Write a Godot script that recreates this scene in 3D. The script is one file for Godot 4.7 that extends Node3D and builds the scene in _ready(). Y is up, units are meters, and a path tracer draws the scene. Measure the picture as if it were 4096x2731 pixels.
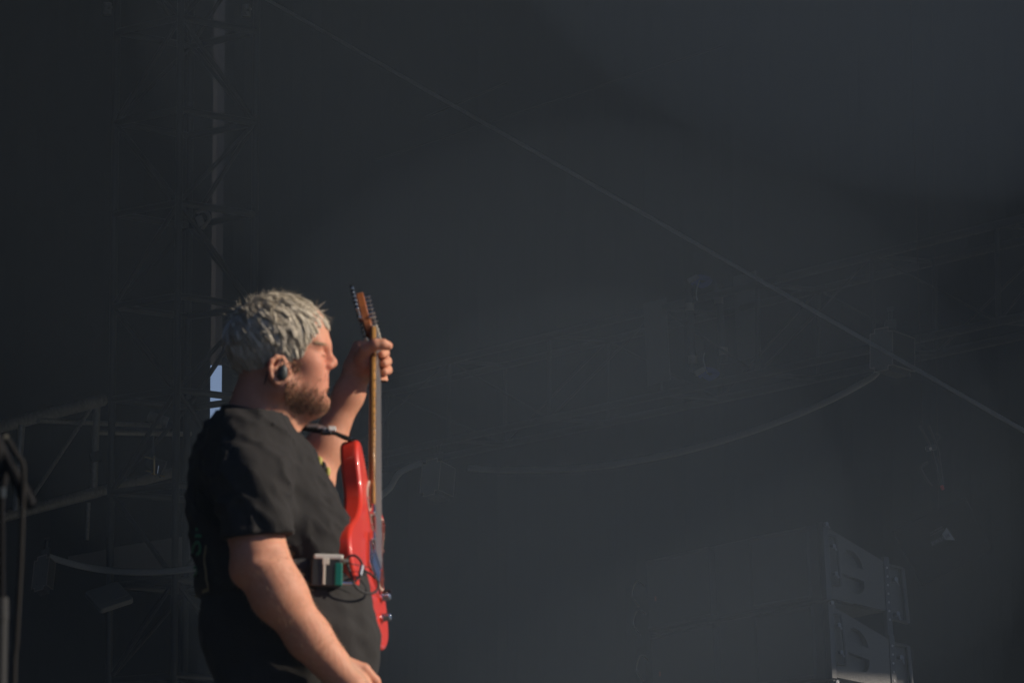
extends Node3D
# A guitarist on an open-air festival stage, seen from the pit beside the stage.
# World: y up, metres. The deck lies at DECK, the audience is towards +x, the camera stands at z = 9.

const DECK := 1.285
const CAM := Vector3(0.0, 1.7, 9.0)
const PITCH := 8.1
const FOCAL := 17820.0

var used := {}
var M := {}
var rng := RandomNumberGenerator.new()

# ---------------------------------------------------------------- geometry helpers

class Geo:
	var v := PackedVector3Array()
	var n := PackedVector3Array()
	var c := PackedColorArray()
	var uv := PackedVector2Array()
	var i := PackedInt32Array()
	var tint := Color(1, 1, 1)
	var mirrored := false

	func vert(p: Vector3, nn: Vector3, t := Vector2.ZERO) -> int:
		v.append(p)
		n.append(nn)
		c.append(tint)
		uv.append(t)
		return v.size() - 1

	# corners run counter-clockwise seen from outside; the engine wants them clockwise
	func tri(a: int, b: int, d: int) -> void:
		i.append(a)
		i.append(b if mirrored else d)
		i.append(d if mirrored else b)

	func quad(a: int, b: int, d: int, e: int) -> void:
		tri(a, b, d)
		tri(a, d, e)

	func face(pts: Array) -> void:
		var nn: Vector3 = (pts[1] - pts[0]).cross(pts[2] - pts[0]).normalized()
		var first := v.size()
		for p in pts:
			vert(p, nn)
		for k in range(1, pts.size() - 1):
			tri(first, first + k, first + k + 1)

	func tube(path: Array, radii: Variant, sides := 8, caps := true, flat := 1.0, up := Vector3.UP) -> void:
		var count := path.size()
		var rings := []
		var side := Vector3.ZERO
		for k in count:
			var p: Vector3 = path[k]
			var t: Vector3 = (path[mini(k + 1, count - 1)] - path[maxi(k - 1, 0)]).normalized()
			if k == 0:
				side = t.cross(up)
				if side.length() < 0.05:
					side = t.cross(Vector3(1, 0, 0))
				side = side.normalized()
			else:
				side = (side - t * side.dot(t)).normalized()
			var other := t.cross(side).normalized()
			var r: float = radii if radii is float else radii[k]
			var ring := []
			for s in sides:
				var a := TAU * s / sides
				var nn := (side * cos(a) / flat + other * sin(a)).normalized() if flat != 1.0 else side * cos(a) + other * sin(a)
				ring.append(vert(p + (side * cos(a) * flat + other * sin(a)) * r, nn, Vector2(float(s) / sides, k)))
			rings.append(ring)
		for k in count - 1:
			for s in sides:
				var s2 := (s + 1) % sides
				quad(rings[k][s], rings[k][s2], rings[k + 1][s2], rings[k + 1][s])
		if caps:
			for e in [0, count - 1]:
				var t2: Vector3 = (path[1] - path[0]).normalized() * -1.0 if e == 0 else (path[count - 1] - path[count - 2]).normalized()
				var mid := vert(path[e], t2)
				var r0 := []
				for s in sides:
					r0.append(vert(v[rings[e][s]], t2))
				for s in sides:
					if e != 0:
						tri(mid, r0[s], r0[(s + 1) % sides])
					else:
						tri(mid, r0[(s + 1) % sides], r0[s])

	# a box with bevelled edges in the frame t (origin at its middle)
	func box(t0: Transform3D, size: Vector3, bevel := 0.0) -> void:
		var t := t0
		if t.basis.determinant() < 0.0:
			t.basis = Basis(-t.basis.x, t.basis.y, t.basis.z)
		var h := size * 0.5
		if bevel <= 0.0:
			for ax in 3:
				for sg in [-1.0, 1.0]:
					var nn := Vector3.ZERO
					nn[ax] = sg
					var u := Vector3.ZERO
					u[(ax + 1) % 3] = 1.0
					var w := nn.cross(u)
					var ids := []
					for q in [[-1, -1], [1, -1], [1, 1], [-1, 1]]:
						var p: Vector3 = (nn + u * q[0] + w * q[1]) * h
						ids.append(vert(t * p, (t.basis * nn).normalized(), Vector2(q[0], q[1])))
					quad(ids[0], ids[1], ids[2], ids[3])
			return
		var b := minf(bevel, minf(h.x, minf(h.y, h.z)) * 0.95)
		var k := h - Vector3(b, b, b)
		# rounded box: push a subdivided cube outwards
		var steps := [-1.0, -0.5, 0.0, 0.5, 1.0]
		for ax in 3:
			for sg in [-1.0, 1.0]:
				var nn := Vector3.ZERO
				nn[ax] = sg
				var u := Vector3.ZERO
				u[(ax + 1) % 3] = 1.0
				var w := nn.cross(u)
				var grid := []
				var coords := [-1.0, -0.6, 0.6, 1.0]
				for a in 4:
					for e in 4:
						# inner lines sit on the core box's edge, outer lines half way round the bevel
						var du: float = [-1.0, 0.0, 0.0, 1.0][a]
						var dw: float = [-1.0, 0.0, 0.0, 1.0][e]
						var su: float = [-1.0, -1.0, 1.0, 1.0][a]
						var sw: float = [-1.0, -1.0, 1.0, 1.0][e]
						var core := (nn + u * su + w * sw) * k
						var dir := (nn + u * du + w * dw).normalized()
						grid.append(vert(t * (core + dir * b), (t.basis * dir).normalized(), Vector2(su, sw)))
				for a in 3:
					for e in 3:
						quad(grid[a * 4 + e], grid[(a + 1) * 4 + e], grid[(a + 1) * 4 + e + 1], grid[a * 4 + e + 1])

	# a flat outline (counter-clockwise, in x and y of t) pushed from z = z0 to z = z1, edges rounded by r
	func slab(t: Transform3D, outline: PackedVector2Array, z0: float, z1: float, r := 0.0) -> void:
		mirrored = t.basis.determinant() < 0.0
		var cnt := outline.size()
		var area := 0.0
		for k in cnt:
			area += outline[k].cross(outline[(k + 1) % cnt])
		var pts := outline.duplicate()
		if area < 0.0:
			pts.reverse()
		var nrm := PackedVector2Array()
		for k in cnt:
			var e1 := (pts[k] - pts[(k + cnt - 1) % cnt]).normalized()
			var e2 := (pts[(k + 1) % cnt] - pts[k]).normalized()
			var e := (e1 + e2).normalized()
			nrm.append(Vector2(e.y, -e.x))
		var prof := []
		if r > 0.0:
			for s in 5:
				var a := -PI / 2 + PI / 2 * s / 4.0
				prof.append([z0 + r + sin(a) * r, -r + cos(a) * r, sin(a), cos(a)])
			for s in 5:
				var a := PI / 2 * s / 4.0
				prof.append([z1 - r + sin(a) * r, -r + cos(a) * r, sin(a), cos(a)])
		else:
			prof = [[z0, 0.0, 0.0, 1.0], [z1, 0.0, 0.0, 1.0]]
		var rows := []
		for pr in prof:
			var row := []
			for k in cnt:
				var q: Vector2 = pts[k] + nrm[k] * pr[1]
				row.append(vert(t * Vector3(q.x, q.y, pr[0]), (t.basis * Vector3(nrm[k].x * pr[3], nrm[k].y * pr[3], pr[2])).normalized(), q))
			rows.append(row)
		for a in rows.size() - 1:
			for k in cnt:
				var k2 := (k + 1) % cnt
				quad(rows[a][k], rows[a][k2], rows[a + 1][k2], rows[a + 1][k])
		for e in 2:
			var poly := PackedVector2Array()
			for k in cnt:
				poly.append(pts[k] - nrm[k] * r)
			var zz := z0 if e == 0 else z1
			var nn := (t.basis * Vector3(0, 0, -1.0 if e == 0 else 1.0)).normalized()
			var ids := []
			for q in poly:
				ids.append(vert(t * Vector3(q.x, q.y, zz), nn, q))
			var tr := Geometry2D.triangulate_polygon(poly)
			if tr.is_empty():
				tr = Geometry2D.triangulate_polygon(pts)
			for k in range(0, tr.size(), 3):
				var a1: Vector2 = poly[tr[k]]
				var a2: Vector2 = poly[tr[k + 1]]
				var a3: Vector2 = poly[tr[k + 2]]
				var ccw := (a2 - a1).cross(a3 - a1) > 0.0
				if ccw == (e == 1):
					tri(ids[tr[k]], ids[tr[k + 1]], ids[tr[k + 2]])
				else:
					tri(ids[tr[k]], ids[tr[k + 2]], ids[tr[k + 1]])
		mirrored = false

	# a turned shape round the y axis of t; prof holds [radius, height]
	func lathe(t: Transform3D, prof: Array, sides := 16) -> void:
		var rows := []
		for k in prof.size():
			var a: Array = prof[maxi(k - 1, 0)]
			var b: Array = prof[mini(k + 1, prof.size() - 1)]
			var d := Vector2(b[0] - a[0], b[1] - a[1]).normalized()
			var row := []
			for s in sides:
				var an := TAU * s / sides
				var dir := Vector3(cos(an), 0, sin(an))
				row.append(vert(t * (dir * prof[k][0] + Vector3(0, prof[k][1], 0)), (t.basis * (dir * d.y + Vector3(0, -d.x, 0))).normalized()))
			rows.append(row)
		for k in prof.size() - 1:
			for s in sides:
				var s2 := (s + 1) % sides
				quad(rows[k][s], rows[k + 1][s], rows[k + 1][s2], rows[k][s2])

	func mesh() -> ArrayMesh:
		var a := []
		a.resize(Mesh.ARRAY_MAX)
		a[Mesh.ARRAY_VERTEX] = v
		a[Mesh.ARRAY_NORMAL] = n
		a[Mesh.ARRAY_COLOR] = c
		a[Mesh.ARRAY_TEX_UV] = uv
		a[Mesh.ARRAY_INDEX] = i
		var m := ArrayMesh.new()
		m.add_surface_from_arrays(Mesh.PRIMITIVE_TRIANGLES, a)
		return m


# a soft-joined field of tapered capsules and ellipsoids, meshed as surface nets
class Field:
	var kind := PackedInt32Array()
	var A := PackedVector3Array()
	var B := PackedVector3Array()
	var ra := PackedFloat32Array()
	var rb := PackedFloat32Array()
	var kk := PackedFloat32Array()
	var inv: Array[Basis] = []
	var folds: FastNoiseLite
	var slack := 0.0

	# what a kind of cloth or skin adds to the field, and its own colour
	func bend(_p: Vector3, d: float) -> float:
		return d

	func paint(_p: Vector3, _n: Vector3) -> Color:
		return Color(1, 1, 1)

	func cap(a: Vector3, b: Vector3, r0: float, r1: float, k := 0.02, cut := false) -> void:
		kind.append(2 if cut else 0)
		A.append(a)
		B.append(b)
		ra.append(r0)
		rb.append(r1)
		kk.append(k)
		inv.append(Basis())

	func ell(a: Vector3, r: Vector3, k := 0.02, turn := Basis(), cut := false) -> void:
		kind.append(3 if cut else 1)
		A.append(a)
		B.append(r)
		ra.append(0.0)
		rb.append(0.0)
		kk.append(k)
		inv.append(turn.inverse())

	# keep only the side of the plane that the normal points away from
	func plane(at: Vector3, nn: Vector3, k := 0.004) -> void:
		kind.append(4)
		A.append(at)
		B.append(nn.normalized())
		ra.append(0.0)
		rb.append(0.0)
		kk.append(k)
		inv.append(Basis())

	func one(p: Vector3, j: int) -> float:
		var a := A[j]
		match kind[j]:
			0, 2:
				var ba := B[j] - a
				var pa := p - a
				var h := clampf(pa.dot(ba) / maxf(ba.length_squared(), 1e-9), 0.0, 1.0)
				return (pa - ba * h).length() - lerpf(ra[j], rb[j], h)
			1, 3:
				var q := inv[j] * (p - a)
				var r := B[j]
				var s := q / r
				var k0 := s.length()
				var k1 := (s / r).length()
				return k0 * (k0 - 1.0) / maxf(k1, 1e-6)
		return (p - a).dot(B[j])

	func value(p: Vector3, list: PackedInt32Array) -> float:
		var d := 1e3
		for j in list:
			var e := 0.0
			var ty := kind[j]
			var pa := p - A[j]
			if ty == 0 or ty == 2:
				var ba := B[j] - A[j]
				var h := clampf(pa.dot(ba) / maxf(ba.length_squared(), 1e-9), 0.0, 1.0)
				e = (pa - ba * h).length() - ra[j] - (rb[j] - ra[j]) * h
			elif ty == 4:
				e = pa.dot(B[j])
			else:
				var r := B[j]
				var s := (inv[j] * pa) / r
				var k0 := s.length()
				e = k0 * (k0 - 1.0) / maxf((s / r).length(), 1e-6)
			var k := kk[j]
			if ty <= 1:
				if e < d + k:
					var h := maxf(k - absf(d - e), 0.0) / k
					d = minf(d, e) - h * h * k * 0.25
			else:
				if ty != 4:
					e = -e
				if e > d - k:
					var h := maxf(k - absf(d - e), 0.0) / k
					d = maxf(d, e) + h * h * k * 0.25
		return bend(p, d)

	func every() -> PackedInt32Array:
		return PackedInt32Array(range(kind.size()))

	func into(g: Geo, lo: Vector3, hi: Vector3, cell: float) -> void:
		var nx := int(ceil((hi.x - lo.x) / cell / 6.0)) * 6 + 1
		var ny := int(ceil((hi.y - lo.y) / cell / 6.0)) * 6 + 1
		var nz := int(ceil((hi.z - lo.z) / cell / 6.0)) * 6 + 1
		var val := PackedFloat32Array()
		val.resize(nx * ny * nz)
		val.fill(9.0)
		var sy := nx
		var sz := nx * ny
		var all := every()
		var rad := cell * 6.0 * 0.87
		var blocks := []
		for bz in range(0, nz - 1, 6):
			for by in range(0, ny - 1, 6):
				for bx in range(0, nx - 1, 6):
					var mid := lo + Vector3(bx + 3, by + 3, bz + 3) * cell
					var dm := value(mid, all)
					if absf(dm) > rad * 1.2 + 0.008 + slack:
						continue
					var list := PackedInt32Array()
					for j in all:
						if kind[j] == 4:
							list.append(j)
						elif one(mid, j) < dm + rad * 2.2 + kk[j] * 1.2 + slack:
							list.append(j)
					blocks.append(Vector3i(bx, by, bz))
					for z in range(bz, bz + 7):
						for y in range(by, by + 7):
							var at := bx + y * sy + z * sz
							for x in 7:
								if val[at + x] == 9.0:
									val[at + x] = value(lo + Vector3(bx + x, y, z) * cell, list)
		var ids := {}
		var offs := [0, 1, sy, sy + 1, sz, sz + 1, sz + sy, sz + sy + 1]
		var edges := [[0, 1], [2, 3], [4, 5], [6, 7], [0, 2], [1, 3], [4, 6], [5, 7], [0, 4], [1, 5], [2, 6], [3, 7]]
		var first := g.v.size()
		for b in blocks:
			for z in range(b.z, b.z + 6):
				for y in range(b.y, b.y + 6):
					for x in range(b.x, b.x + 6):
						var at: int = x + y * sy + z * sz
						var neg := 0
						for o in offs:
							if val[at + o] < 0.0:
								neg += 1
						if neg == 0 or neg == 8:
							continue
						var sum := Vector3.ZERO
						var cnt := 0
						for e in edges:
							var v0 := val[at + offs[e[0]]]
							var v1 := val[at + offs[e[1]]]
							if (v0 < 0.0) == (v1 < 0.0):
								continue
							var f := v0 / (v0 - v1)
							var p0 := Vector3(e[0] & 1, (e[0] >> 1) & 1, e[0] >> 2)
							var p1 := Vector3(e[1] & 1, (e[1] >> 1) & 1, e[1] >> 2)
							sum += p0.lerp(p1, f)
							cnt += 1
						ids[at] = g.vert(lo + (Vector3(x, y, z) + sum / cnt) * cell, Vector3.ZERO)
		for b in blocks:
			for z in range(b.z, b.z + 6):
				for y in range(b.y, b.y + 6):
					for x in range(b.x, b.x + 6):
						var at: int = x + y * sy + z * sz
						var v0 := val[at]
						for ax in 3:
							var st: int = [1, sy, sz][ax]
							var v1 := val[at + st]
							if (v0 < 0.0) == (v1 < 0.0):
								continue
							var s1: int = [sy, sz, 1][ax]
							var s2: int = [sz, 1, sy][ax]
							if not (ids.has(at) and ids.has(at - s1) and ids.has(at - s2) and ids.has(at - s1 - s2)):
								continue
							if v0 < 0.0:
								g.quad(ids[at - s1 - s2], ids[at - s2], ids[at], ids[at - s1])
							else:
								g.quad(ids[at - s1 - s2], ids[at - s1], ids[at], ids[at - s2])
		# smooth normals from the faces
		var start := -1
		for k in range(g.i.size() - 3, -1, -3):
			if g.i[k] < first:
				start = k
				break
		for k in range(start + 3 if start >= 0 else 0, g.i.size(), 3):
			var a := g.i[k]
			var bb := g.i[k + 2]
			var cc := g.i[k + 1]
			var nn := (g.v[bb] - g.v[a]).cross(g.v[cc] - g.v[a])
			g.n[a] += nn
			g.n[bb] += nn
			g.n[cc] += nn
		for k in range(first, g.v.size()):
			g.n[k] = g.n[k].normalized() if g.n[k].length() > 1e-12 else Vector3.UP
			g.c[k] = paint(g.v[k], g.n[k])


# ---------------------------------------------------------------- scene helpers

# where the line of sight through a spot of the photograph (4096 wide) meets the upright plane at depth z
func at(px: float, py: float, z: float) -> Vector3:
	var d := Vector3((px - 2048.0) / FOCAL, (1365.5 - py) / FOCAL, -1.0).rotated(Vector3.RIGHT, deg_to_rad(PITCH))
	return CAM + d * ((z - CAM.z) / d.z)

func numbered(called: String) -> String:
	used[called] = used.get(called, 0) + 1
	return called if used[called] == 1 else "%s_%03d" % [called, used[called] - 1]

func tag(o: Node, label: String, category := "", group := "", kind := "") -> Node:
	if label:
		o.set_meta("label", label)
	if category:
		o.set_meta("category", category)
	if group:
		o.set_meta("group", group)
	if kind:
		o.set_meta("kind", kind)
	return o

func thing(called: String, where: Vector3, label: String, category: String, group := "") -> Node3D:
	var o := Node3D.new()
	o.name = numbered(called)
	add_child(o)
	o.position = where
	tag(o, label, category, group)
	return o

# commits g as one named mesh; g is in world coordinates, parents are never turned
func obj(called: String, g: Geo, mat: Material, parent: Node3D = null) -> MeshInstance3D:
	var o := MeshInstance3D.new()
	o.name = numbered(called) if parent == null else called
	var off := Vector3.ZERO
	var up: Node = parent
	while up and up != self:
		off += up.position
		up = up.get_parent()
	if parent == null and g.v.size():
		var lo := g.v[0]
		var hi := g.v[0]
		for p in g.v:
			lo = lo.min(p)
			hi = hi.max(p)
		o.position = Vector3((lo.x + hi.x) / 2, lo.y, (lo.z + hi.z) / 2)
		off = o.position
	if off != Vector3.ZERO:
		for k in g.v.size():
			g.v[k] -= off
	o.mesh = g.mesh()
	o.material_override = null
	o.mesh.surface_set_material(0, mat)
	(parent if parent else self).add_child(o, true)
	return o

func mat(rgb: Color, rough := 0.7, metal := 0.0, spec := 0.5) -> StandardMaterial3D:
	var m := StandardMaterial3D.new()
	m.albedo_color = rgb.linear_to_srgb()
	m.roughness = rough
	m.metallic = metal
	m.metallic_specular = spec
	return m

func noise_tex(size: int, freq: float, seed_: int, lo: Color, hi: Color, octaves := 4, stretch := 1.0, normal := false) -> ImageTexture:
	var nz := FastNoiseLite.new()
	nz.seed = seed_
	nz.frequency = freq
	nz.fractal_octaves = octaves
	nz.noise_type = FastNoiseLite.TYPE_SIMPLEX
	var im := Image.create(size, size, false, Image.FORMAT_RGB8)
	for y in size:
		for x in size:
			# a torus in noise space, so that the picture repeats without a seam
			var a := TAU * x / size
			var b := TAU * y / size
			var r := size / TAU
			var f := nz.get_noise_3d(cos(a) * r * stretch + 100.0, sin(a) * r * stretch, cos(b) * r) * 0.5 + nz.get_noise_3d(sin(b) * r, cos(a) * r * stretch, 40.0 + sin(a) * r * stretch) * 0.5
			im.set_pixel(x, y, lo.lerp(hi, clampf(f * 0.9 + 0.5, 0.0, 1.0)))
	if normal:
		im.bump_map_to_normal_map(3.0)
	return ImageTexture.create_from_image(im)

func straight(a: Vector3, b: Vector3, r: float, sides := 10) -> Geo:
	var g := Geo.new()
	g.tube([a, b], r, sides)
	return g

func curve(pts: Array, per := 8) -> Array:
	var out := []
	for k in pts.size() - 1:
		var p0: Vector3 = pts[maxi(k - 1, 0)]
		var p1: Vector3 = pts[k]
		var p2: Vector3 = pts[k + 1]
		var p3: Vector3 = pts[mini(k + 2, pts.size() - 1)]
		for s in per:
			out.append(p1.cubic_interpolate(p2, p0, p3, float(s) / per))
	out.append(pts[-1])
	return out

func curve2(pts: Array, per := 5) -> PackedVector2Array:
	var out := PackedVector2Array()
	var n := pts.size()
	for k in n:
		var p0: Vector2 = pts[(k + n - 1) % n]
		var p1: Vector2 = pts[k]
		var p2: Vector2 = pts[(k + 1) % n]
		var p3: Vector2 = pts[(k + 2) % n]
		for s in per:
			out.append(p1.cubic_interpolate(p2, p0, p3, float(s) / per))
	return out

func frame(o: Vector3, z: Vector3, up := Vector3.UP) -> Transform3D:
	var zz := z.normalized()
	var x := up.cross(zz).normalized()
	return Transform3D(Basis(x, zz.cross(x), zz), o)

# ---------------------------------------------------------------- the place

func _ready() -> void:
	rng.seed = 7
	# camera
	var cam := Camera3D.new()
	cam.name = "camera"
	var lens := CameraAttributesPhysical.new()
	lens.frustum_focal_length = 12.0 / (1365.5 / FOCAL)
	lens.frustum_focus_distance = 25.0
	lens.exposure_aperture = 17.0
	lens.frustum_far = 900.0
	cam.attributes = lens
	add_child(cam)
	cam.position = CAM
	cam.rotation_degrees = Vector3(PITCH, 0, 0)
	cam.fov = rad_to_deg(2.0 * atan(1365.5 / FOCAL))
	cam.near = 0.1
	cam.far = 900.0
	cam.current = true
	# sky and exposure
	var env := Environment.new()
	env.background_mode = Environment.BG_SKY
	var sky := Sky.new()
	var sm := ProceduralSkyMaterial.new()
	sm.sky_top_color = Color(0.24, 0.36, 0.58)
	sm.sky_horizon_color = Color(0.50, 0.575, 0.68)
	sm.sky_curve = 0.35
	sm.ground_horizon_color = Color(0.40, 0.40, 0.38)
	sm.ground_bottom_color = Color(0.25, 0.24, 0.22)
	sm.sun_angle_max = 0.0
	sky.sky_material = sm
	env.sky = sky
	env.tonemap_mode = Environment.TONE_MAPPER_LINEAR
	env.tonemap_exposure = 1.0
	env.volumetric_fog_enabled = true
	env.volumetric_fog_density = 0.0
	env.sdfgi_enabled = true
	env.ssao_enabled = true
	env.ssil_enabled = true
	var we := WorldEnvironment.new()
	we.name = "environment"
	we.environment = env
	add_child(we)
	# a late sun on the audience side
	var sun := DirectionalLight3D.new()
	sun.name = "sun"
	sun.light_energy = 1.5
	sun.light_color = Color(1.0, 0.94, 0.86)
	sun.light_angular_distance = 0.8
	sun.shadow_enabled = true
	add_child(sun)
	sun.look_at_from_position(SUN * 50.0, Vector3.ZERO)

	materials()
	setting()
	rigging()
	speakers()
	small_rig()
	mic_stand()
	guitarist()
	guitar()
	worn_gear()
	haze()

const SUN := Vector3(0.87, 0.46, 0.11)

func materials() -> void:
	M.drape = mat(Color(0.015, 0.016, 0.018), 0.95, 0.0, 0.2)
	M.drape.albedo_texture = noise_tex(256, 0.03, 3, Color(0.75, 0.75, 0.75), Color(1, 1, 1))
	M.drape.uv1_triplanar = true
	M.drape.uv1_world_triplanar = true
	M.drape.uv1_scale = Vector3.ONE * 0.4
	M.deck = mat(Color(0.05, 0.05, 0.05), 0.6)
	M.ground = mat(Color(0.12, 0.13, 0.07), 0.95)
	M.ground.albedo_texture = noise_tex(256, 0.05, 5, Color(0.6, 0.6, 0.55), Color(1, 1, 1))
	M.ground.uv1_triplanar = true
	M.ground.uv1_world_triplanar = true
	M.ground.uv1_scale = Vector3.ONE * 0.2
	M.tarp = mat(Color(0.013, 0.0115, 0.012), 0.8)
	M.truss_dark = mat(Color(0.046, 0.049, 0.053), 0.7, 0.0, 0.25)
	M.truss_dark.roughness_texture = noise_tex(128, 0.08, 9, Color(0.55, 0.55, 0.55), Color(1, 1, 1))
	M.truss_dark.uv1_triplanar = true
	M.truss_dark.uv1_scale = Vector3.ONE * 3.0
	M.tower = mat(Color(0.024, 0.026, 0.029), 0.4, 0.0, 0.45)
	M.alu = mat(Color(0.55, 0.54, 0.52), 0.4, 0.25)
	M.alu.albedo_texture = noise_tex(128, 0.06, 12, Color(0.7, 0.7, 0.7), Color(1, 1, 1))
	M.alu.roughness_texture = noise_tex(128, 0.09, 11, Color(0.6, 0.6, 0.6), Color(1, 1, 1))
	M.alu.uv1_triplanar = true
	M.alu.uv1_scale = Vector3.ONE * 4.0
	M.rope = mat(Color(0.45, 0.45, 0.44), 0.5)
	M.rubber = mat(Color(0.018, 0.018, 0.019), 0.55)
	M.chrome_bright = mat(Color(0.85, 0.82, 0.76), 0.35, 0.6)
	M.cord_yellow = mat(Color(0.42, 0.40, 0.10), 0.7)
	M.iem = mat(Color(0.055, 0.062, 0.06), 0.45)
	M.pack_black = mat(Color(0.02, 0.022, 0.022), 0.5)
	M.pack_silver = mat(Color(0.72, 0.70, 0.64), 0.5, 0.1)
	M.pack_green = mat(Color(0.005, 0.16, 0.12), 0.4)
	M.pack_white = mat(Color(0.72, 0.68, 0.58), 0.6)
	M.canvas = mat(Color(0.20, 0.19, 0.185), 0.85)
	M.panel = mat(Color(0.20, 0.20, 0.185), 0.7)
	M.panel_face = mat(Color(0.165, 0.165, 0.16), 0.6)
	M.logo = mat(Color(0.30, 0.30, 0.32), 0.7)
	M.tip_red = mat(Color(0.35, 0.03, 0.03), 0.6)
	M.stand_black = mat(Color(0.008, 0.008, 0.009), 0.7, 0.0, 0.2)
	M.stand_grey = mat(Color(0.035, 0.036, 0.037), 0.6, 0.0, 0.25)
	M.gilt_dull = mat(Color(0.5, 0.42, 0.3), 0.35, 0.8)
	M.cable_grey = mat(Color(0.022, 0.021, 0.020), 0.7, 0.0, 0.2)
	M.chrome = mat(Color(0.80, 0.80, 0.80), 0.10, 1.0)
	M.steel = mat(Color(0.55, 0.55, 0.55), 0.3, 1.0)

func plank(lo: Vector3, hi: Vector3) -> Geo:
	var g := Geo.new()
	g.box(Transform3D(Basis(), (lo + hi) / 2), hi - lo)
	return g

# a hanging black cloth with folds, between two points of its top hem; real cloth with thickness
func cloth(a: Vector3, b: Vector3, y0: float, y1: float, fold: float, seed_: int, rise := 0.0) -> Geo:
	var g := Geo.new()
	var nz := FastNoiseLite.new()
	nz.seed = seed_
	nz.frequency = 1.0
	var along := (b - a)
	along.y = 0
	var length := along.length()
	along = along.normalized()
	var out := along.cross(Vector3.UP)
	var nu := int(length / 0.08)
	var nv := 16
	var rows := []
	for side in [0.0, 1.0]:
		var gridp := []
		for u in nu + 1:
			var col := []
			for w in nv + 1:
				var s := length * u / nu
				var y := lerpf(y0 + rise * u / nu, y1, float(w) / nv)
				var f := nz.get_noise_2d(s * 1.3, y * 0.05) * fold + nz.get_noise_2d(s * 3.1 + 70.0, y * 0.12) * fold * 0.5
				col.append(Vector3(a.x, y, a.z) + along * s + out * (f + side * 0.006))
			gridp.append(col)
		for u in nu:
			for w in nv:
				var q := [gridp[u][w], gridp[u + 1][w], gridp[u + 1][w + 1], gridp[u][w + 1]]
				if side == 1.0:
					q.reverse()
				g.face(q)
	return g

func setting() -> void:
	tag(obj("ground", plank(Vector3(-250, -0.4, -300), Vector3(250, 0, 200)), M.ground), "", "", "", "structure")
	var d := obj("stage_deck", plank(Vector3(-15, 0.9, -27.5), Vector3(3.0, DECK, 4.4)), M.deck)
	tag(d, "black stage deck under the guitarist", "stage", "", "structure")
	var r := obj("stage_roof", plank(Vector3(-15.2, 11.5, -28.2), Vector3(4.9, 11.7, 3.2)), M.drape)
	tag(r, "black fabric stage roof overhead", "roof", "", "structure")
	# cloths: behind the band (-x), across the far wing (z = -27), and the front scrim pieces, unseen, added to block the sun
	obj_tag("curtain", cloth(Vector3(-15, 0, 3), Vector3(-15, 0, -27.6), 0.02, 11.48, 0.10, 21), M.drape, "black curtain closing the upstage side of the stage", "curtain")
	obj_tag("curtain", cloth(Vector3(-0.8, 0, 4.7), Vector3(-15, 0, 4.7), 0.02, 11.48, 0.05, 26), M.drape, "black curtain added unseen at the near wing to block skylight", "curtain")  # unseen cloth, added to keep skylight off the guitarist's shaded side
	var sl := at(845, 1000, -27)
	var sr := at(890, 1000, -27)
	obj_tag("curtain", cloth(Vector3(sl.x - 0.2, 0, -27.2), Vector3(sr.x + 0.2, 0, -27.2), 0.02, at(860, 1760, -27.2).y, 0.01, 29), M.drape, "short black curtain closing the foot of the slit", "curtain")
	obj_tag("curtain", cloth(Vector3(-15, 0, -27.0), Vector3(sl.x, 0, -27.0), 0.02, 11.48, 0.03, 22), M.drape, "black curtain behind the lattice tower, left of the narrow slit", "curtain")
	obj_tag("curtain", cloth(Vector3(sr.x, 0, -27.0), Vector3(5.5, 0, -27.0), 0.02, 11.48, 0.05, 23), M.drape, "wide black curtain hanging behind the speaker stack and the horizontal truss", "curtain")
	obj_tag("shade_scrim", cloth(Vector3(4.7, 0, -3.2), Vector3(4.7, 0, -9.2), 5.2, 11.6, 0.02, 24), M.drape, "black scrim added unseen on the audience side to block the sun", "shade_scrim")
	obj_tag("shade_scrim", cloth(Vector3(4.7, 0, -9.19), Vector3(4.7, 0, -12.5), 5.31, 11.6, 0.01, 27, -2.0), M.drape, "black scrim added unseen, its slanting hem shaping the sun patch on the line array", "shade_scrim")  # added blocker; hem slanted to shape the sun patch on the loudspeakers
	obj_tag("shade_scrim", cloth(Vector3(4.7, 0, -12.49), Vector3(4.7, 0, -27.0), 3.7, 11.6, 0.02, 28), M.drape, "black scrim added unseen beyond the line array to block the sun, open below", "shade_scrim")
	# beyond the slit: a grey tarpaulin whose lower hem lets the sky through
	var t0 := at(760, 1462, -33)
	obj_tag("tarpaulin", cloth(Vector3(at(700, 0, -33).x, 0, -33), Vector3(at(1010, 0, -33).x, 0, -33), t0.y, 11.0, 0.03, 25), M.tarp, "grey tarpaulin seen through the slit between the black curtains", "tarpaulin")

func obj_tag(called: String, g: Geo, m: Material, label: String, category: String, group := "") -> MeshInstance3D:
	var o := obj(called, g, m)
	tag(o, label, category, group)
	return o

func smoke(where: Vector3, size: Vector3, density: float, shape: int, label: String, hue := Color(0.83, 0.915, 1.0)) -> void:
	var f := FogVolume.new()
	f.name = numbered("smoke")
	f.shape = shape
	f.size = size
	var fm := FogMaterial.new()
	fm.density = density
	fm.albedo = hue
	f.material = fm
	add_child(f)
	f.position = where
	tag(f, label, "smoke", "", "stuff")

# a puff with soft edges: thin smoke that thickens towards its heart
func puff(where: Vector3, size: Vector3, density: float, label: String, hue := Color(0.83, 0.915, 1.0)) -> void:
	var shells := [[1.0, 0.45, "outer veil of "], [0.62, 0.6, "heart of "]]
	for s in shells:
		smoke(where, size * s[0], density * s[1], RenderingServer.FOG_VOLUME_SHAPE_ELLIPSOID, s[2] + label, hue)

# ---------------------------------------------------------------- rigging

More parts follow.
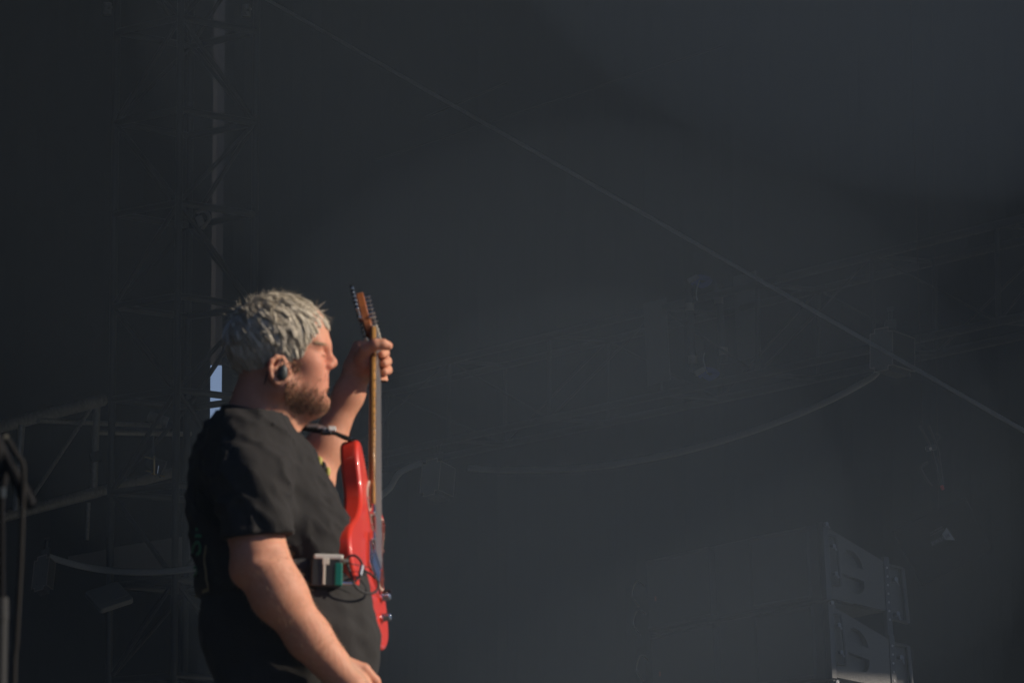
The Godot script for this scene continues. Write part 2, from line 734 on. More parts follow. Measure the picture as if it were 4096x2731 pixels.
# a square lattice tower: four chords, rings and diagonals, each a part
func lattice_tower() -> void:
	var mid := at(706, 1500, -21.0)
	var y0 := 0.0
	var y1 := 11.45
	var half := 0.483
	var tower := thing("lattice_tower", Vector3(mid.x, DECK, mid.z - half), "dark grey square lattice tower standing before the black curtain slit", "truss tower")
	var corner := [Vector3(0, 0, half), Vector3(half * 1.02, 0, 0), Vector3(0, 0, -half), Vector3(-half, 0, 0)]
	var base := Vector3(mid.x, 0, mid.z - half)
	for k in 4:
		obj("chord", straight(base + corner[k] + Vector3(0, DECK, 0), base + corner[k] + Vector3(0, y1, 0), 0.0255, 14), M.tower, tower)
	var first := at(706, 1560, -21.0).y - 0.646 * 6.0
	var n := 0
	var y := first
	while y < y1:
		if y > DECK + 0.02:
			for k in 4:
				var a: Vector3 = base + corner[k] + Vector3(0, y, 0)
				var b: Vector3 = base + corner[(k + 1) % 4] + Vector3(0, y, 0)
				obj("ring_bar", straight(a, b, 0.024, 10), M.tower, tower)
				if y + 0.646 < y1:
					var up := Vector3(0, 0.646, 0)
					var flip := (n + k) % 2 == 0
					obj("diagonal_brace", straight(a if flip else b, (b if flip else a) + up, 0.017, 8), M.tower, tower)
		y += 0.646
		n += 1
	# bright couplers low and high on the tower
	for e in [[427, 35], [985, 42]]:
		var p := at(e[0], e[1], -21.0 - half)
		var g := Geo.new()
		g.tube([p + Vector3(0, -0.042, 0), p + Vector3(0, 0.042, 0)], 0.031, 14)
		g.tube([p + Vector3(0.01, 0, 0.02), p + Vector3(0.03, 0.0, 0.05)], 0.012, 8)
		obj("coupler", g, M.alu, tower)

# a box truss between the ends of its upper front chord: chords, uprights and braces are parts
func box_truss(called: String, a: Vector3, b: Vector3, high: float, deep: Vector3, spots: Array, r: float, m: Material, label: String) -> Node3D:
	var t := thing(called, (a + b) / 2, label, "truss")
	var down := Vector3(0, -high, 0)
	for off in [Vector3.ZERO, down, deep, deep + down]:
		obj("chord", straight(a + off, b + off, r, 12), m, t)
	for k in spots.size():
		var p := a.lerp(b, spots[k])
		obj("upright", straight(p + down, p, r * 0.62, 10), m, t)
		obj("upright", straight(p + deep + down, p + deep, r * 0.62, 10), m, t)
		obj("cross_bar", straight(p, p + deep, r * 0.5, 8), m, t)
		obj("cross_bar", straight(p + down, p + deep + down, r * 0.5, 8), m, t)
		if k + 1 < spots.size():
			var q := a.lerp(b, spots[k + 1])
			var rise := k % 2 == 0
			obj("brace", straight(p + (down if rise else Vector3.ZERO), q + (Vector3.ZERO if rise else down), r * 0.3, 6), m, t)
			obj("brace", straight(p + deep + (Vector3.ZERO if rise else down), q + deep + (down if rise else Vector3.ZERO), r * 0.3, 6), m, t)
	return t

func rigging() -> void:
	lattice_tower()
	# the long horizontal truss under the roof of the far wing
	var a := at(1300, 1566, -21.2)
	var b := at(4500, 651, -13.4)
	b.y = a.y
	var spots := []
	for px in [1330, 1795, 2197, 2640, 3030, 3490, 3990, 4400]:
		var lo := 0.0
		var hi := 1.0
		for it in 30:
			var m2 := (lo + hi) / 2
			var p := a.lerp(b, m2) - CAM
			if 2048.0 + FOCAL * p.x / (-p.z * cos(deg_to_rad(PITCH)) + p.y * sin(deg_to_rad(PITCH))) < px:
				lo = m2
			else:
				hi = m2
		spots.append(lo)
	var back := (b - a).cross(Vector3.UP).normalized() * -0.42
	box_truss("horizontal_truss", a, b, 0.52, back, spots, 0.024, M.truss_dark, "long dark horizontal box truss crossing the far wing behind the sagging cable")
	# wire rope stay, its strands laid round each other
	var r0 := at(1020, -30, -17.0)
	var r1 := at(4200, 1780, -10.5)
	var rope := thing("wire_rope", r0, "grey twisted steel wire rope running diagonally down across the haze", "wire rope")
	var len := r0.distance_to(r1)
	var dir := (r1 - r0).normalized()
	var s1 := dir.cross(Vector3.UP).normalized()
	var s2 := dir.cross(s1)
	for k in 6:
		var path := []
		var steps := int(len / 0.02)
		for q in steps + 1:
			var l := len * q / steps
			var an := TAU * (l / 0.135 + k / 6.0)
			path.append(r0 + dir * l + (s1 * cos(an) + s2 * sin(an)) * 0.0068)
		var g := Geo.new()
		g.tube(path, 0.0040, 5)
		obj("strand", g, M.rope, rope)
	# bright aluminium truss at stage left, near the tower's foot
	lighting_truss()
	# guy lines and thin seams high under the roof
	for e in [[2030, 330, 1700, 470, -24.0], [2900, 180, 1500, 640, -25.0]]:
		obj_tag("stay_line", straight(at(e[0], e[1], e[4]), at(e[2], e[3], e[4] - 1.0), 0.008, 6), M.rubber, "thin dark stay line crossing the wire rope high in the haze" if e[0] < 2500 else "long thin stay line slanting through the haze above the truss", "line")

func lighting_truss() -> void:
	var z := -23.6
	var t := thing("lighting_truss", at(200, 2000, z), "bare aluminium lighting truss with round tubes beside the lattice tower", "truss")
	var tubes := [
		["chord", [-60, 1722, 0.0], [410, 1599, -1.1], 0.0473],
		["chord", [-60, 2085, 0.0], [395, 1965, -1.1], 0.0424],
		["upright", [84, 1700, 0.05], [60, 2045, 0.05], 0.0269],
		["upright", [386, 1606, -1.05], [372, 1968, -1.05], 0.0285],
		["brace", [367, 1625, -1.0], [128, 1985, -0.15], 0.0155],
		["cross_bar", [150, 1682, -0.4], [640, 1703, -1.9], 0.0187],
		["cross_bar", [380, 1730, -1.2], [760, 1736, -1.9], 0.0196],
		["upright", [352, 2010, -1.2], [345, 2160, -1.2], 0.0163],
		["chord", [395, 1965, -1.1], [690, 1890, -1.8], 0.0391],
	]
	for e in tubes:
		obj(e[0], straight(at(e[1][0], e[1][1], z + e[1][2]), at(e[2][0], e[2][1], z + e[2][2]), e[3], 14), M.alu, t)
	# the end of a tube facing the light, and a coupler clamped round the far upright
	var p := at(668, 1690, z - 1.9)
	var g := Geo.new()
	g.tube([p + Vector3(-0.15, 0.05, 0), p], 0.044, 16)
	obj("tube_end", g, M.alu, t)
	var c := at(381, 1828, z - 1.05)
	g = Geo.new()
	g.box(Transform3D(Basis(Vector3.BACK, 0.3), c), Vector3(0.085, 0.075, 0.085), 0.012)
	obj("coupler", g, M.truss_dark, t)

# ---------------------------------------------------------------- line array

func loudspeaker(o: Vector3, u: Vector3, w: Vector3, dn: Vector3, label: String) -> void:
	# o is the near upper front corner; u runs along the front to its far end, w back along the near side, dn down
	var wide := u.length()
	var x := u.normalized()
	var s := thing("line_array_loudspeaker", o + dn + w * 0.5, label, "loudspeaker", "line array loudspeakers hung in a column")
	var H := dn.length()
	var down := dn.normalized()
	var bk := w.normalized()
	var D := w.length()
	# wedge cabinet: taller in front than at the back
	var t0 := 0.004
	var fT := o
	var fB := o + dn
	var rT := o + w + down * H * 0.40
	var rB := o + w + down * H * 1.06
	var g := Geo.new()
	var far := u
	g.face([fT, fB, rB, rT])
	g.face([fT + far, rT + far, rB + far, fB + far])
	g.face([fT, rT, rT + far, fT + far])
	g.face([fB, fB + far, rB + far, rB])
	g.face([rT, rB, rB + far, rT + far])
	g.face([fT, fT + far, fB + far, fB])
	obj("cabinet", g, M.cabinet, s)
	var nrm := -bk
	# front: two grilles that lean back from a recessed middle strip
	for half in 2:
		var a0 := 0.05 if half == 0 else 0.585
		var a1 := 0.335 if half == 0 else 0.985
		var gg := Geo.new()
		var p0: Vector3 = o + u * a0 + nrm * (0.004 if half == 0 else 0.03)
		var p1: Vector3 = o + u * a1 + nrm * (0.03 if half == 0 else 0.004)
		var in_ := down * 0.022
		var th := nrm * 0.012
		for e in [[p0 + in_ + th, p1 + in_ + th, p1 + dn - in_ + th, p0 + dn - in_ + th]]:
			gg.face([e[0], e[1], e[2], e[3]])
			gg.face([e[0] - th * 3.0, e[1] - th * 3.0, e[1], e[0]])
			gg.face([e[3], e[2], e[2] - th * 3.0, e[3] - th * 3.0])
			gg.face([e[1], e[1] - th * 3.0, e[2] - th * 3.0, e[2]])
			gg.face([e[0] - th * 3.0, e[0], e[3], e[3] - th * 3.0])
		obj("grille", gg, M.grille, s)
		# raised lip along the upper and lower edge
		for q in [0.016, H - 0.016]:
			obj("rim", straight(p0 + down * q + th, p1 + down * q + th, 0.009, 6), M.cabinet, s)
	var mg := Geo.new()
	mg.box(Transform3D(Basis(x, -down, x.cross(-down).normalized()), o + u * 0.46 + dn * 0.5 + nrm * 0.012), Vector3(wide * 0.20, H * 0.97, 0.03), 0.004)
	obj("waveguide", mg, M.cabinet, s)
	# near side plate with two half-round grips sunk into it
	var out := -x
	var side := Geo.new()
	var tr := Transform3D(Basis(bk, -down, bk.cross(-down).normalized()), o)
	if tr.basis.z.dot(out) < 0:
		tr = Transform3D(Basis(bk, -down, -bk.cross(-down).normalized()), o)
	var holes := []
	for e in [[0.512, 0.20], [0.666, -0.21]]:
		var hole := PackedVector2Array()
		for q in 13:
			var an := PI * q / 12.0
			var hx := cos(an) * D * 0.17
			hole.append(Vector2(D * 0.47 + hx - sin(an) * e[1] * D * 0.12, -H * e[0] + sin(an) * H * e[1] - hx * 0.2))
		holes.append(hole)
	var plate := PackedVector2Array([Vector2(D * 0.10, -H * 0.055), Vector2(D * 0.97, -H * 0.395), Vector2(D * 0.97, -H * 1.05), Vector2(D * 0.10, -H * 0.985)])
	# the plate is cut into strips round the grips so that they are real openings
	plate_with_holes(side, tr, plate, holes, 0.001, LIFT)
	obj("side_plate", side, M.side_plate, s)
	# rigging: front bar, its handle, pins, rear bar and the rear frame
	var fr := Geo.new()
	fr.box(Transform3D(tr.basis, o + dn * 0.5 + bk * 0.012 + out * (LIFT - 0.004)), Vector3(0.03, H * 1.02, 0.034), 0.003)
	obj("front_rigging_bar", fr, M.rig, s)
	var hd := Geo.new()
	var h0 := o + down * H * 0.16 + bk * 0.05 + out * (LIFT + 0.004)
	var h1 := o + down * H * 0.80 + bk * 0.075 + out * (LIFT + 0.004)
	hd.tube(curve([h0 - bk * 0.03, h0 + out * 0.012, h0.lerp(h1, 0.1) + bk * 0.012 + out * 0.016, h0.lerp(h1, 0.9) + bk * 0.006 + out * 0.016, h1 + out * 0.012, h1 - bk * 0.03], 4), 0.008, 8)
	obj("handle", hd, M.rig, s)
	var pinset := [[0.30, 0.045], [0.66, 0.05], [0.02, 0.01]]
	for e in pinset:
		var pp: Vector3 = o + down * H * e[0] + bk * e[1] + out * (LIFT + 0.010)
		var pg := Geo.new()
		pg.tube([pp, pp + out * 0.02], 0.009, 10)
		pg.tube([pp + out * 0.016, pp + out * 0.022 + bk * 0.012 + down * 0.02], 0.004, 6)
		obj("locking_pin", pg, M.pin, s)
	var rb := Geo.new()
	rb.box(Transform3D(tr.basis, o + w + down * H * 0.86 + bk * 0.008 + out * (LIFT - 0.006)), Vector3(0.032, H * 1.05, 0.022), 0.003)
	obj("rear_rigging_bar", rb, M.rig, s)
	# pin holes along the rear bar
	for q in 7:
		var hp := o + w + down * H * (0.48 + 0.115 * q) + bk * 0.008 + out * (LIFT + 0.0055)
		var hg2 := Geo.new()
		hg2.tube([hp, hp + out * 0.002], 0.0055, 8)
		obj("pin_hole", hg2, M.print_grey, s)
	var rf := Geo.new()
	var q0 := o + w + down * H * 0.44 + bk * 0.03 + out * (LIFT - 0.01)
	var q1 := q0 + bk * 0.082 + down * 0.005
	var q2 := q1 + down * H * 0.72 + bk * 0.014
	var q3 := q0 + down * H * 0.70 + bk * 0.0
	rf.tube([q0, q1], 0.008, 6)
	rf.tube([q1, q2], 0.012, 8)
	rf.tube([q2, q3], 0.008, 6)
	obj("rear_frame", rf, M.rig, s)
	for e in [q0.lerp(q3, 0.25) + bk * 0.035, q0.lerp(q3, 0.9) + bk * 0.035]:
		var pg := Geo.new()
		pg.tube([e - out * 0.01, e + out * 0.012], 0.011, 10)
		pg.tube([e + out * 0.01, e + out * 0.014 + down * 0.03 + bk * 0.01], 0.004, 6)
		obj("rear_pin", pg, M.pin, s)
	var back := Geo.new()
	back.box(Transform3D(tr.basis, q0.lerp(q2, 0.5) - out * 0.02 - bk * 0.01), Vector3(0.1, H * 0.70, 0.01), 0.002)
	obj("rear_panel", back, M.cabinet, s)
	# cable loops at the far end
	for q in [0.35, 0.75]:
		var c0: Vector3 = o + u + down * H * q + nrm * 0.02
		var cg := Geo.new()
		cg.tube(curve([c0, c0 + x * 0.06 + down * -0.03, c0 + x * 0.10 + down * 0.03, c0 + x * 0.05 + down * 0.09], 5), 0.0028, 5)
		obj("safety_wire", cg, M.steel, s)
	var stk := Geo.new()
	stk.box(Transform3D(Basis(x, -down, x.cross(-down).normalized()), o + u * 0.93 + dn * 0.56 + nrm * 0.018), Vector3(0.03, 0.022, 0.003))
	obj("sticker", stk, M.sticker, s)

const LIFT := 0.03

func plate_with_holes(g: Geo, tr: Transform3D, plate: PackedVector2Array, holes: Array, z0: float, z1: float) -> void:
	# split the plate at the middle of each hole; each piece is a simple outline
	var pieces := [plate]
	for hole in holes:
		var mid := 0.0
		for p in hole:
			mid += p.x / hole.size()
		var nxt := []
		for pc in pieces:
			for sgn in [-1.0, 1.0]:
				var big := PackedVector2Array([Vector2(mid, -9), Vector2(mid + 9 * sgn, -9), Vector2(mid + 9 * sgn, 9), Vector2(mid, 9)])
				for part in Geometry2D.intersect_polygons(pc, big):
					for cut in Geometry2D.clip_polygons(part, hole):
						nxt.append(cut)
		pieces = nxt
	for pc in pieces:
		g.slab(tr, pc, z0, z1)

func speakers() -> void:
	M.cabinet = mat(Color(0.07, 0.07, 0.073), 0.6, 0.0, 0.5)
	M.grille = mat(Color(0.07, 0.072, 0.075), 0.7)
	var bump := noise_tex(256, 0.22, 31, Color(0, 0, 0), Color(1, 1, 1), 2)
	M.side_plate = mat(Color(0.075, 0.074, 0.076), 0.55, 0.0, 0.5)
	M.side_plate.heightmap_enabled = true
	M.side_plate.heightmap_texture = bump
	M.side_plate.heightmap_scale = 0.2
	M.side_plate.uv1_triplanar = true
	M.side_plate.uv1_world_triplanar = true
	M.side_plate.uv1_scale = Vector3.ONE * 4.0
	M.rig = mat(Color(0.04, 0.041, 0.046), 0.45)
	M.pin = mat(Color(0.16, 0.165, 0.18), 0.4, 0.5)
	M.matt_black = mat(Color(0.008, 0.008, 0.009), 0.95, 0.0, 0.1)
	M.print_grey = mat(Color(0.25, 0.25, 0.27), 0.6)
	M.sticker = mat(Color(0.22, 0.10, 0.07), 0.6)
	var z := -10.6
	var o := at(3270, 2095, z)
	var u := at(2587, 2243, z - 1.08) - o
	var w := at(3516, 2130, z - 0.22) - o
	var dn := at(3286, 2398, z + 0.02) - o
	var step := at(3291, 2409, z + 0.025) - o
	var labels := ["topmost dark loudspeaker of the hanging line array", "second dark loudspeaker from the top of the line array", "third dark loudspeaker of the line array, cut off by the picture's lower edge"]
	labels[2] = "third dark loudspeaker from the top of the line array"
	for k in 3:
		loudspeaker(o + step * k, u, w, dn, labels[k])

# ---------------------------------------------------------------- small hanging gear

# a hanging projector-like box: a cross-shaped front plate with notched corners, pushed back, on a hook clamp
func notched_box(px: Array, z: float, deep: Vector3, label: String) -> Node3D:
	# px: upper left, upper right, lower right, lower left corner of the front plate
	var c := []
	for p in px:
		c.append(at(p[0], p[1], z))
	var o: Vector3 = c[3]
	var ux: Vector3 = c[2] - c[3]
	var uy: Vector3 = c[0] - c[3]
	var s := thing("hanging_fixture", o + ux * 0.5, label, "stage light", "notched box fixtures hung from the truss")
	var shape := [[0, 0.10], [0.0, 0.90], [0.2, 0.90], [0.2, 1.0], [0.80, 1.0], [0.80, 0.90], [1.0, 0.90], [1.0, 0.10], [0.80, 0.10], [0.80, 0.0], [0.2, 0.0], [0.2, 0.10]]
	var loop := []
	for q in shape:
		loop.append(o + ux * q[0] + uy * q[1])
	var g := Geo.new()
	var poly := PackedVector2Array()
	for q in shape:
		poly.append(Vector2(q[0] * ux.length(), q[1] * uy.length()))
	var nz := ux.cross(uy).normalized()
	var tr := Transform3D(Basis(ux.normalized(), uy.normalized(), nz), o)
	g.slab(tr, poly, -0.004, 0.0)
	obj("front_plate", g, M.fixture, s)
	# body
	var bg := Geo.new()
	for k in loop.size():
		var a: Vector3 = loop[k]
		var b: Vector3 = loop[(k + 1) % loop.size()]
		bg.face([a, b, b + deep, a + deep])
		bg.face([b, a, a + deep, b + deep])
	var lid := []
	for q in loop:
		lid.append(q + deep)
	obj("housing", bg, M.fixture, s)
	# rim tubes: light on the box edges, put into a paler colour
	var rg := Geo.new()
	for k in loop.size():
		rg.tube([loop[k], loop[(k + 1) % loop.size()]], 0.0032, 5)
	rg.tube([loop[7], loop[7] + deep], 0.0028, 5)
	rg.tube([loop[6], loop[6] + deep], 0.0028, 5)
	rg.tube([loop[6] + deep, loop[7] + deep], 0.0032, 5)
	obj("rim", rg, M.lit_edge_and_fittings, s)
	# clamp on top
	var top: Vector3 = o + ux * 0.5 + uy + deep * 0.4
	var cg := Geo.new()
	cg.box(Transform3D(tr.basis, top + uy.normalized() * 0.03), Vector3(0.06, 0.06, 0.05), 0.006)
	cg.tube([top + uy.normalized() * 0.05, top + uy.normalized() * 0.11], 0.011, 8)
	cg.box(Transform3D(tr.basis, top + uy.normalized() * 0.12), Vector3(0.035, 0.02, 0.03), 0.003)
	obj("clamp", cg, M.rig, s)
	for q in [[0.65, 0.45], [0.35, 0.2]]:
		var sc := Geo.new()
		var sp: Vector3 = o + ux * q[0] + uy * q[1]
		sc.tube([sp + nz * 0.0, sp + nz * 0.004], 0.006, 8)
		obj("screw", sc, M.rig, s)
	return s

func flat_cable(pts: Array, r: float, label: String, called := "sagging_cable") -> void:
	var g := Geo.new()
	g.tube(curve(pts, 12), r, 8, true, 0.45)
	obj_tag(called, g, M.hose, label, "cable")

func small_rig() -> void:
	M.fixture = mat(Color(0.085, 0.086, 0.09), 0.55)
	M.lit_edge_and_fittings = mat(Color(0.26, 0.24, 0.23), 0.4, 0.2)  # pale tone puts light on the fixture edges; also for small fittings
	M.hose = mat(Color(0.48, 0.48, 0.47), 0.6)
	var zb := -14.4
	notched_box([[3482, 1320], [3572, 1302], [3572, 1475], [3482, 1490]], zb, at(3660, 1400, zb - 0.55) - at(3572, 1370, zb), "notched dark fixture hung where the wire rope crosses it")
	var za := -18.6
	notched_box([[1690, 1845], [1765, 1826], [1752, 1972], [1678, 1988]], za, at(1822, 1880, za - 0.6) - at(1764, 1850, za), "notched dark fixture hung just right of the raised guitar body")
	var zc := -19.0
	notched_box([[137, 2232], [194, 2216], [182, 2352], [122, 2370]], zc, at(215, 2260, zc - 0.5) - at(190, 2240, zc), "narrow notched fixture hanging low behind the microphone stand")
	# cables looped between the fixtures
	var p1 := [at(1872, 1872, -18.9), at(2010, 1879, -18.6), at(2200, 1878, -18.0), at(2450, 1858, -17.2), at(2750, 1800, -16.4), at(3050, 1710, -15.6), at(3300, 1610, -15.0), at(3480, 1515, -14.7), at(3520, 1480, -14.6)]
	flat_cable(p1, 0.020, "grey flat cable sagging between two notched fixtures under the truss")
	var p2 := [at(190, 2225, -19.4), at(290, 2256, -19.4), at(390, 2276, -19.4), at(520, 2288, -19.3), at(680, 2284, -19.2), at(900, 2250, -19.0), at(1200, 2150, -18.9), at(1420, 2050, -18.8), at(1545, 1965, -18.75), at(1600, 1890, -18.7), at(1690, 1850, -18.7)]
	flat_cable(p2, 0.021, "grey flat cable sagging from the low fixture behind the guitarist")
	# grey tarpaulin showing below the lattice tower's bracing
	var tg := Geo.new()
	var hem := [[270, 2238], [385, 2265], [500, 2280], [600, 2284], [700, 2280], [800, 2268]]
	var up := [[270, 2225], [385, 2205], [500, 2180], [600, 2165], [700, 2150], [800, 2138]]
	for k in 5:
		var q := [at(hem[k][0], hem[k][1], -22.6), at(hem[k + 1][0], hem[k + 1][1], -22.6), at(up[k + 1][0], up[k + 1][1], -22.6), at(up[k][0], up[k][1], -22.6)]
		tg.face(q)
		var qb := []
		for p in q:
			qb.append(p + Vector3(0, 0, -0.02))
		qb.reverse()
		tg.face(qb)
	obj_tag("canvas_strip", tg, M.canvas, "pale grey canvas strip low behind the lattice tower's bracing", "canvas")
	# pale square panel on a pole
	var pz := -17.5
	var pn := thing("square_panel", at(430, 2440, pz), "pale grey square panel with rounded corners tilted on a pole", "panel")
	var c0 := at(336, 2366, pz)
	var c1 := at(468, 2322, pz - 0.10)
	var c3 := at(401, 2437, pz + 0.16)
	var ux := c1 - c0
	var uy := c0 - c3
	var tr := Transform3D(Basis(ux.normalized(), uy.normalized(), ux.cross(uy).normalized()), c3)
	var W := ux.length()
	var Hh := uy.length()
	var rr := 0.018
	var out := PackedVector2Array()
	for e in [[W - rr, rr, -PI / 2], [W - rr, Hh - rr, 0.0], [rr, Hh - rr, PI / 2], [rr, rr, PI]]:
		for q in 5:
			var an: float = e[2] + PI / 2 * q / 4.0
			out.append(Vector2(e[0], e[1]) + Vector2(cos(an), sin(an)) * rr)
	var g := Geo.new()
	g.slab(tr, out, -0.035, 0.0, 0.006)
	obj("panel_body", g, M.panel, pn)
	var inner := PackedVector2Array()
	for q in out:
		inner.append((q - Vector2(W, Hh) * 0.5) * Vector2(0.86, 0.74) + Vector2(W * 0.52, Hh * 0.58))
	g = Geo.new()
	g.slab(tr, inner, 0.0005, 0.004)
	obj("panel_face", g, M.panel_face, pn)
	var mid := tr * Vector3(W / 2, Hh / 2, -0.03)
	obj("pole", straight(Vector3(mid.x, DECK, mid.z - 0.02), mid, 0.017, 10), M.truss_dark, pn)
	# small theatre lantern with gilt bars put in for gold glints, on the aluminium truss
	lantern()
	# hook clamp by the slit
	var hk := Geo.new()
	var hp := at(818, 872, -20.8)
	hk.tube(curve([hp + Vector3(-0.06, 0.04, 0), hp + Vector3(0, 0.05, 0), hp + Vector3(0.03, 0, 0), hp + Vector3(0.0, -0.05, 0), hp + Vector3(-0.02, -0.075, 0)], 5), 0.013, 8)
	hk.box(Transform3D(Basis(Vector3.BACK, 0.4), hp + Vector3(-0.03, -0.02, 0)), Vector3(0.05, 0.07, 0.04), 0.006)
	obj_tag("hook_clamp", hk, M.lit_edge_and_fittings, "grey hook clamp fixed to the lattice tower by the slit", "clamp")
	hang_tubes()
	aerial()

func lantern() -> void:
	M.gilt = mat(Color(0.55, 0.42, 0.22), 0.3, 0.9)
	var z := -15.0
	var s := thing("theatre_lantern", at(635, 1900, z), "small dark lantern with gilt bars put in for gold glints hanging inside the lattice tower", "stage light")
	var a := at(585, 1850, z)
	var b := at(640, 1872, z)
	var dir := (b - a).normalized()
	var g := Geo.new()
	g.tube([a, a.lerp(b, 0.4), b, b + dir * 0.02], [0.03, 0.042, 0.046, 0.05], 16)
	obj("barrel", g, M.rig, s)
	g = Geo.new()
	var yk := at(612, 1832, z)
	g.tube(curve([a.lerp(b, 0.6) + Vector3(0, -0.055, 0.05), a.lerp(b, 0.6) + Vector3(0, 0.04, 0.06), yk], 5), 0.006, 6)
	obj("yoke", g, M.gilt, s)
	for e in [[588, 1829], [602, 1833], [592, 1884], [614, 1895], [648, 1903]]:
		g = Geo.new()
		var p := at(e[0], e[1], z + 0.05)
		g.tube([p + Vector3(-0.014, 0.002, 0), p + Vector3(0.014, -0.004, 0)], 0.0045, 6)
		obj("glint", g, M.gilt, s)  # short gilt bar standing for a gold glint
	g = Geo.new()
	g.tube([at(633, 1862, z + 0.05), at(628, 1893, z + 0.05)], 0.004, 6)
	obj("hinge_rod", g, M.chrome, s)
	g = Geo.new()
	g.tube([yk, at(612, 1742, z)], 0.008, 6)
	obj("hanger", g, M.rig, s)

func hang_tubes() -> void:
	# uprights strapped to the truss with blue ratchet straps
	M.strap_blue = mat(Color(0.03, 0.06, 0.32), 0.6)
	for e in [[2755, 1155, 2775, 1490, "left"], [2870, 1130, 2898, 1455, "right"]]:
		var a := at(e[0], e[1], -17.0)
		var b := at(e[2], e[3], -17.0)
		var s := thing("strapped_tube", b, "scuffed upright tube strapped to the truss, nearer the fixture by the guitar" if e[4] == "left" else "scuffed upright tube strapped to the truss, next to the panel edge under the wire rope", "tube", "strapped tubes on the horizontal truss")
		obj("tube", straight(a, b, 0.022, 12), M.truss_dark, s)
		for q in [0.22, 0.85]:
			var p := a.lerp(b, q)
			var g := Geo.new()
			g.tube([p - Vector3(0, 0.02, 0), p + Vector3(0, 0.025, 0)], 0.026, 12)
			obj("tape_wrap", g, M.lit_edge_and_fittings, s)
	for e in [[2805, 1125], [2835, 1495]]:
		var p := at(e[0], e[1], -16.8)
		var s := thing("ratchet_strap", p, "bundled blue ratchet strap tied to the truss's %s chord" % ("upper" if e[1] < 1300 else "lower"), "strap", "blue ratchet straps on the truss")
		var g := Geo.new()
		g.tube(curve([p + Vector3(-0.06, -0.02, 0.02), p + Vector3(-0.01, 0.02, 0.03), p + Vector3(0.05, 0.0, 0.02), p + Vector3(0.0, -0.03, 0.03), p + Vector3(-0.04, 0.01, 0.03)], 5), 0.018, 6, true, 0.25)
		obj("webbing", g, M.strap_blue, s)
		g = Geo.new()
		g.box(Transform3D(Basis(Vector3.BACK, 0.5), p + Vector3(-0.05, 0.01, 0.03)), Vector3(0.07, 0.03, 0.03), 0.005)
		obj("ratchet", g, M.lit_edge_and_fittings, s)
		g = Geo.new()
		var up := 0.12 if e[1] > 1300 else -0.12
		g.tube(curve([p + Vector3(-0.01, 0, 0.04), p + Vector3(-0.03, up * 0.6, 0.04), p + Vector3(-0.025, up, 0.04)], 5), 0.0035, 5)
		obj("wire_tail", g, M.steel, s)
	for e in [[2662, 1190, 2680, 1518], [3022, 1082, 3042, 1420]]:
		var a := at(e[0], e[1], -17.3)
		var b := at(e[2], e[3], -17.3)
		var side := Vector3(-0.13, -0.03, -0.05)
		var g := Geo.new()
		g.face([a, a + side, b + side, b])
		g.face([b + Vector3(0, 0, -0.02), b + side + Vector3(0, 0, -0.02), a + side + Vector3(0, 0, -0.02), a + Vector3(0, 0, -0.02)])
		g.tube([a, b], 0.006, 6)
		obj_tag("banner", g, M.fixture, "narrow dark banner panel with a pale edge beside a strapped tube" if e[0] < 2900 else "narrow dark panel with a pale edge just under the wire rope", "panel")

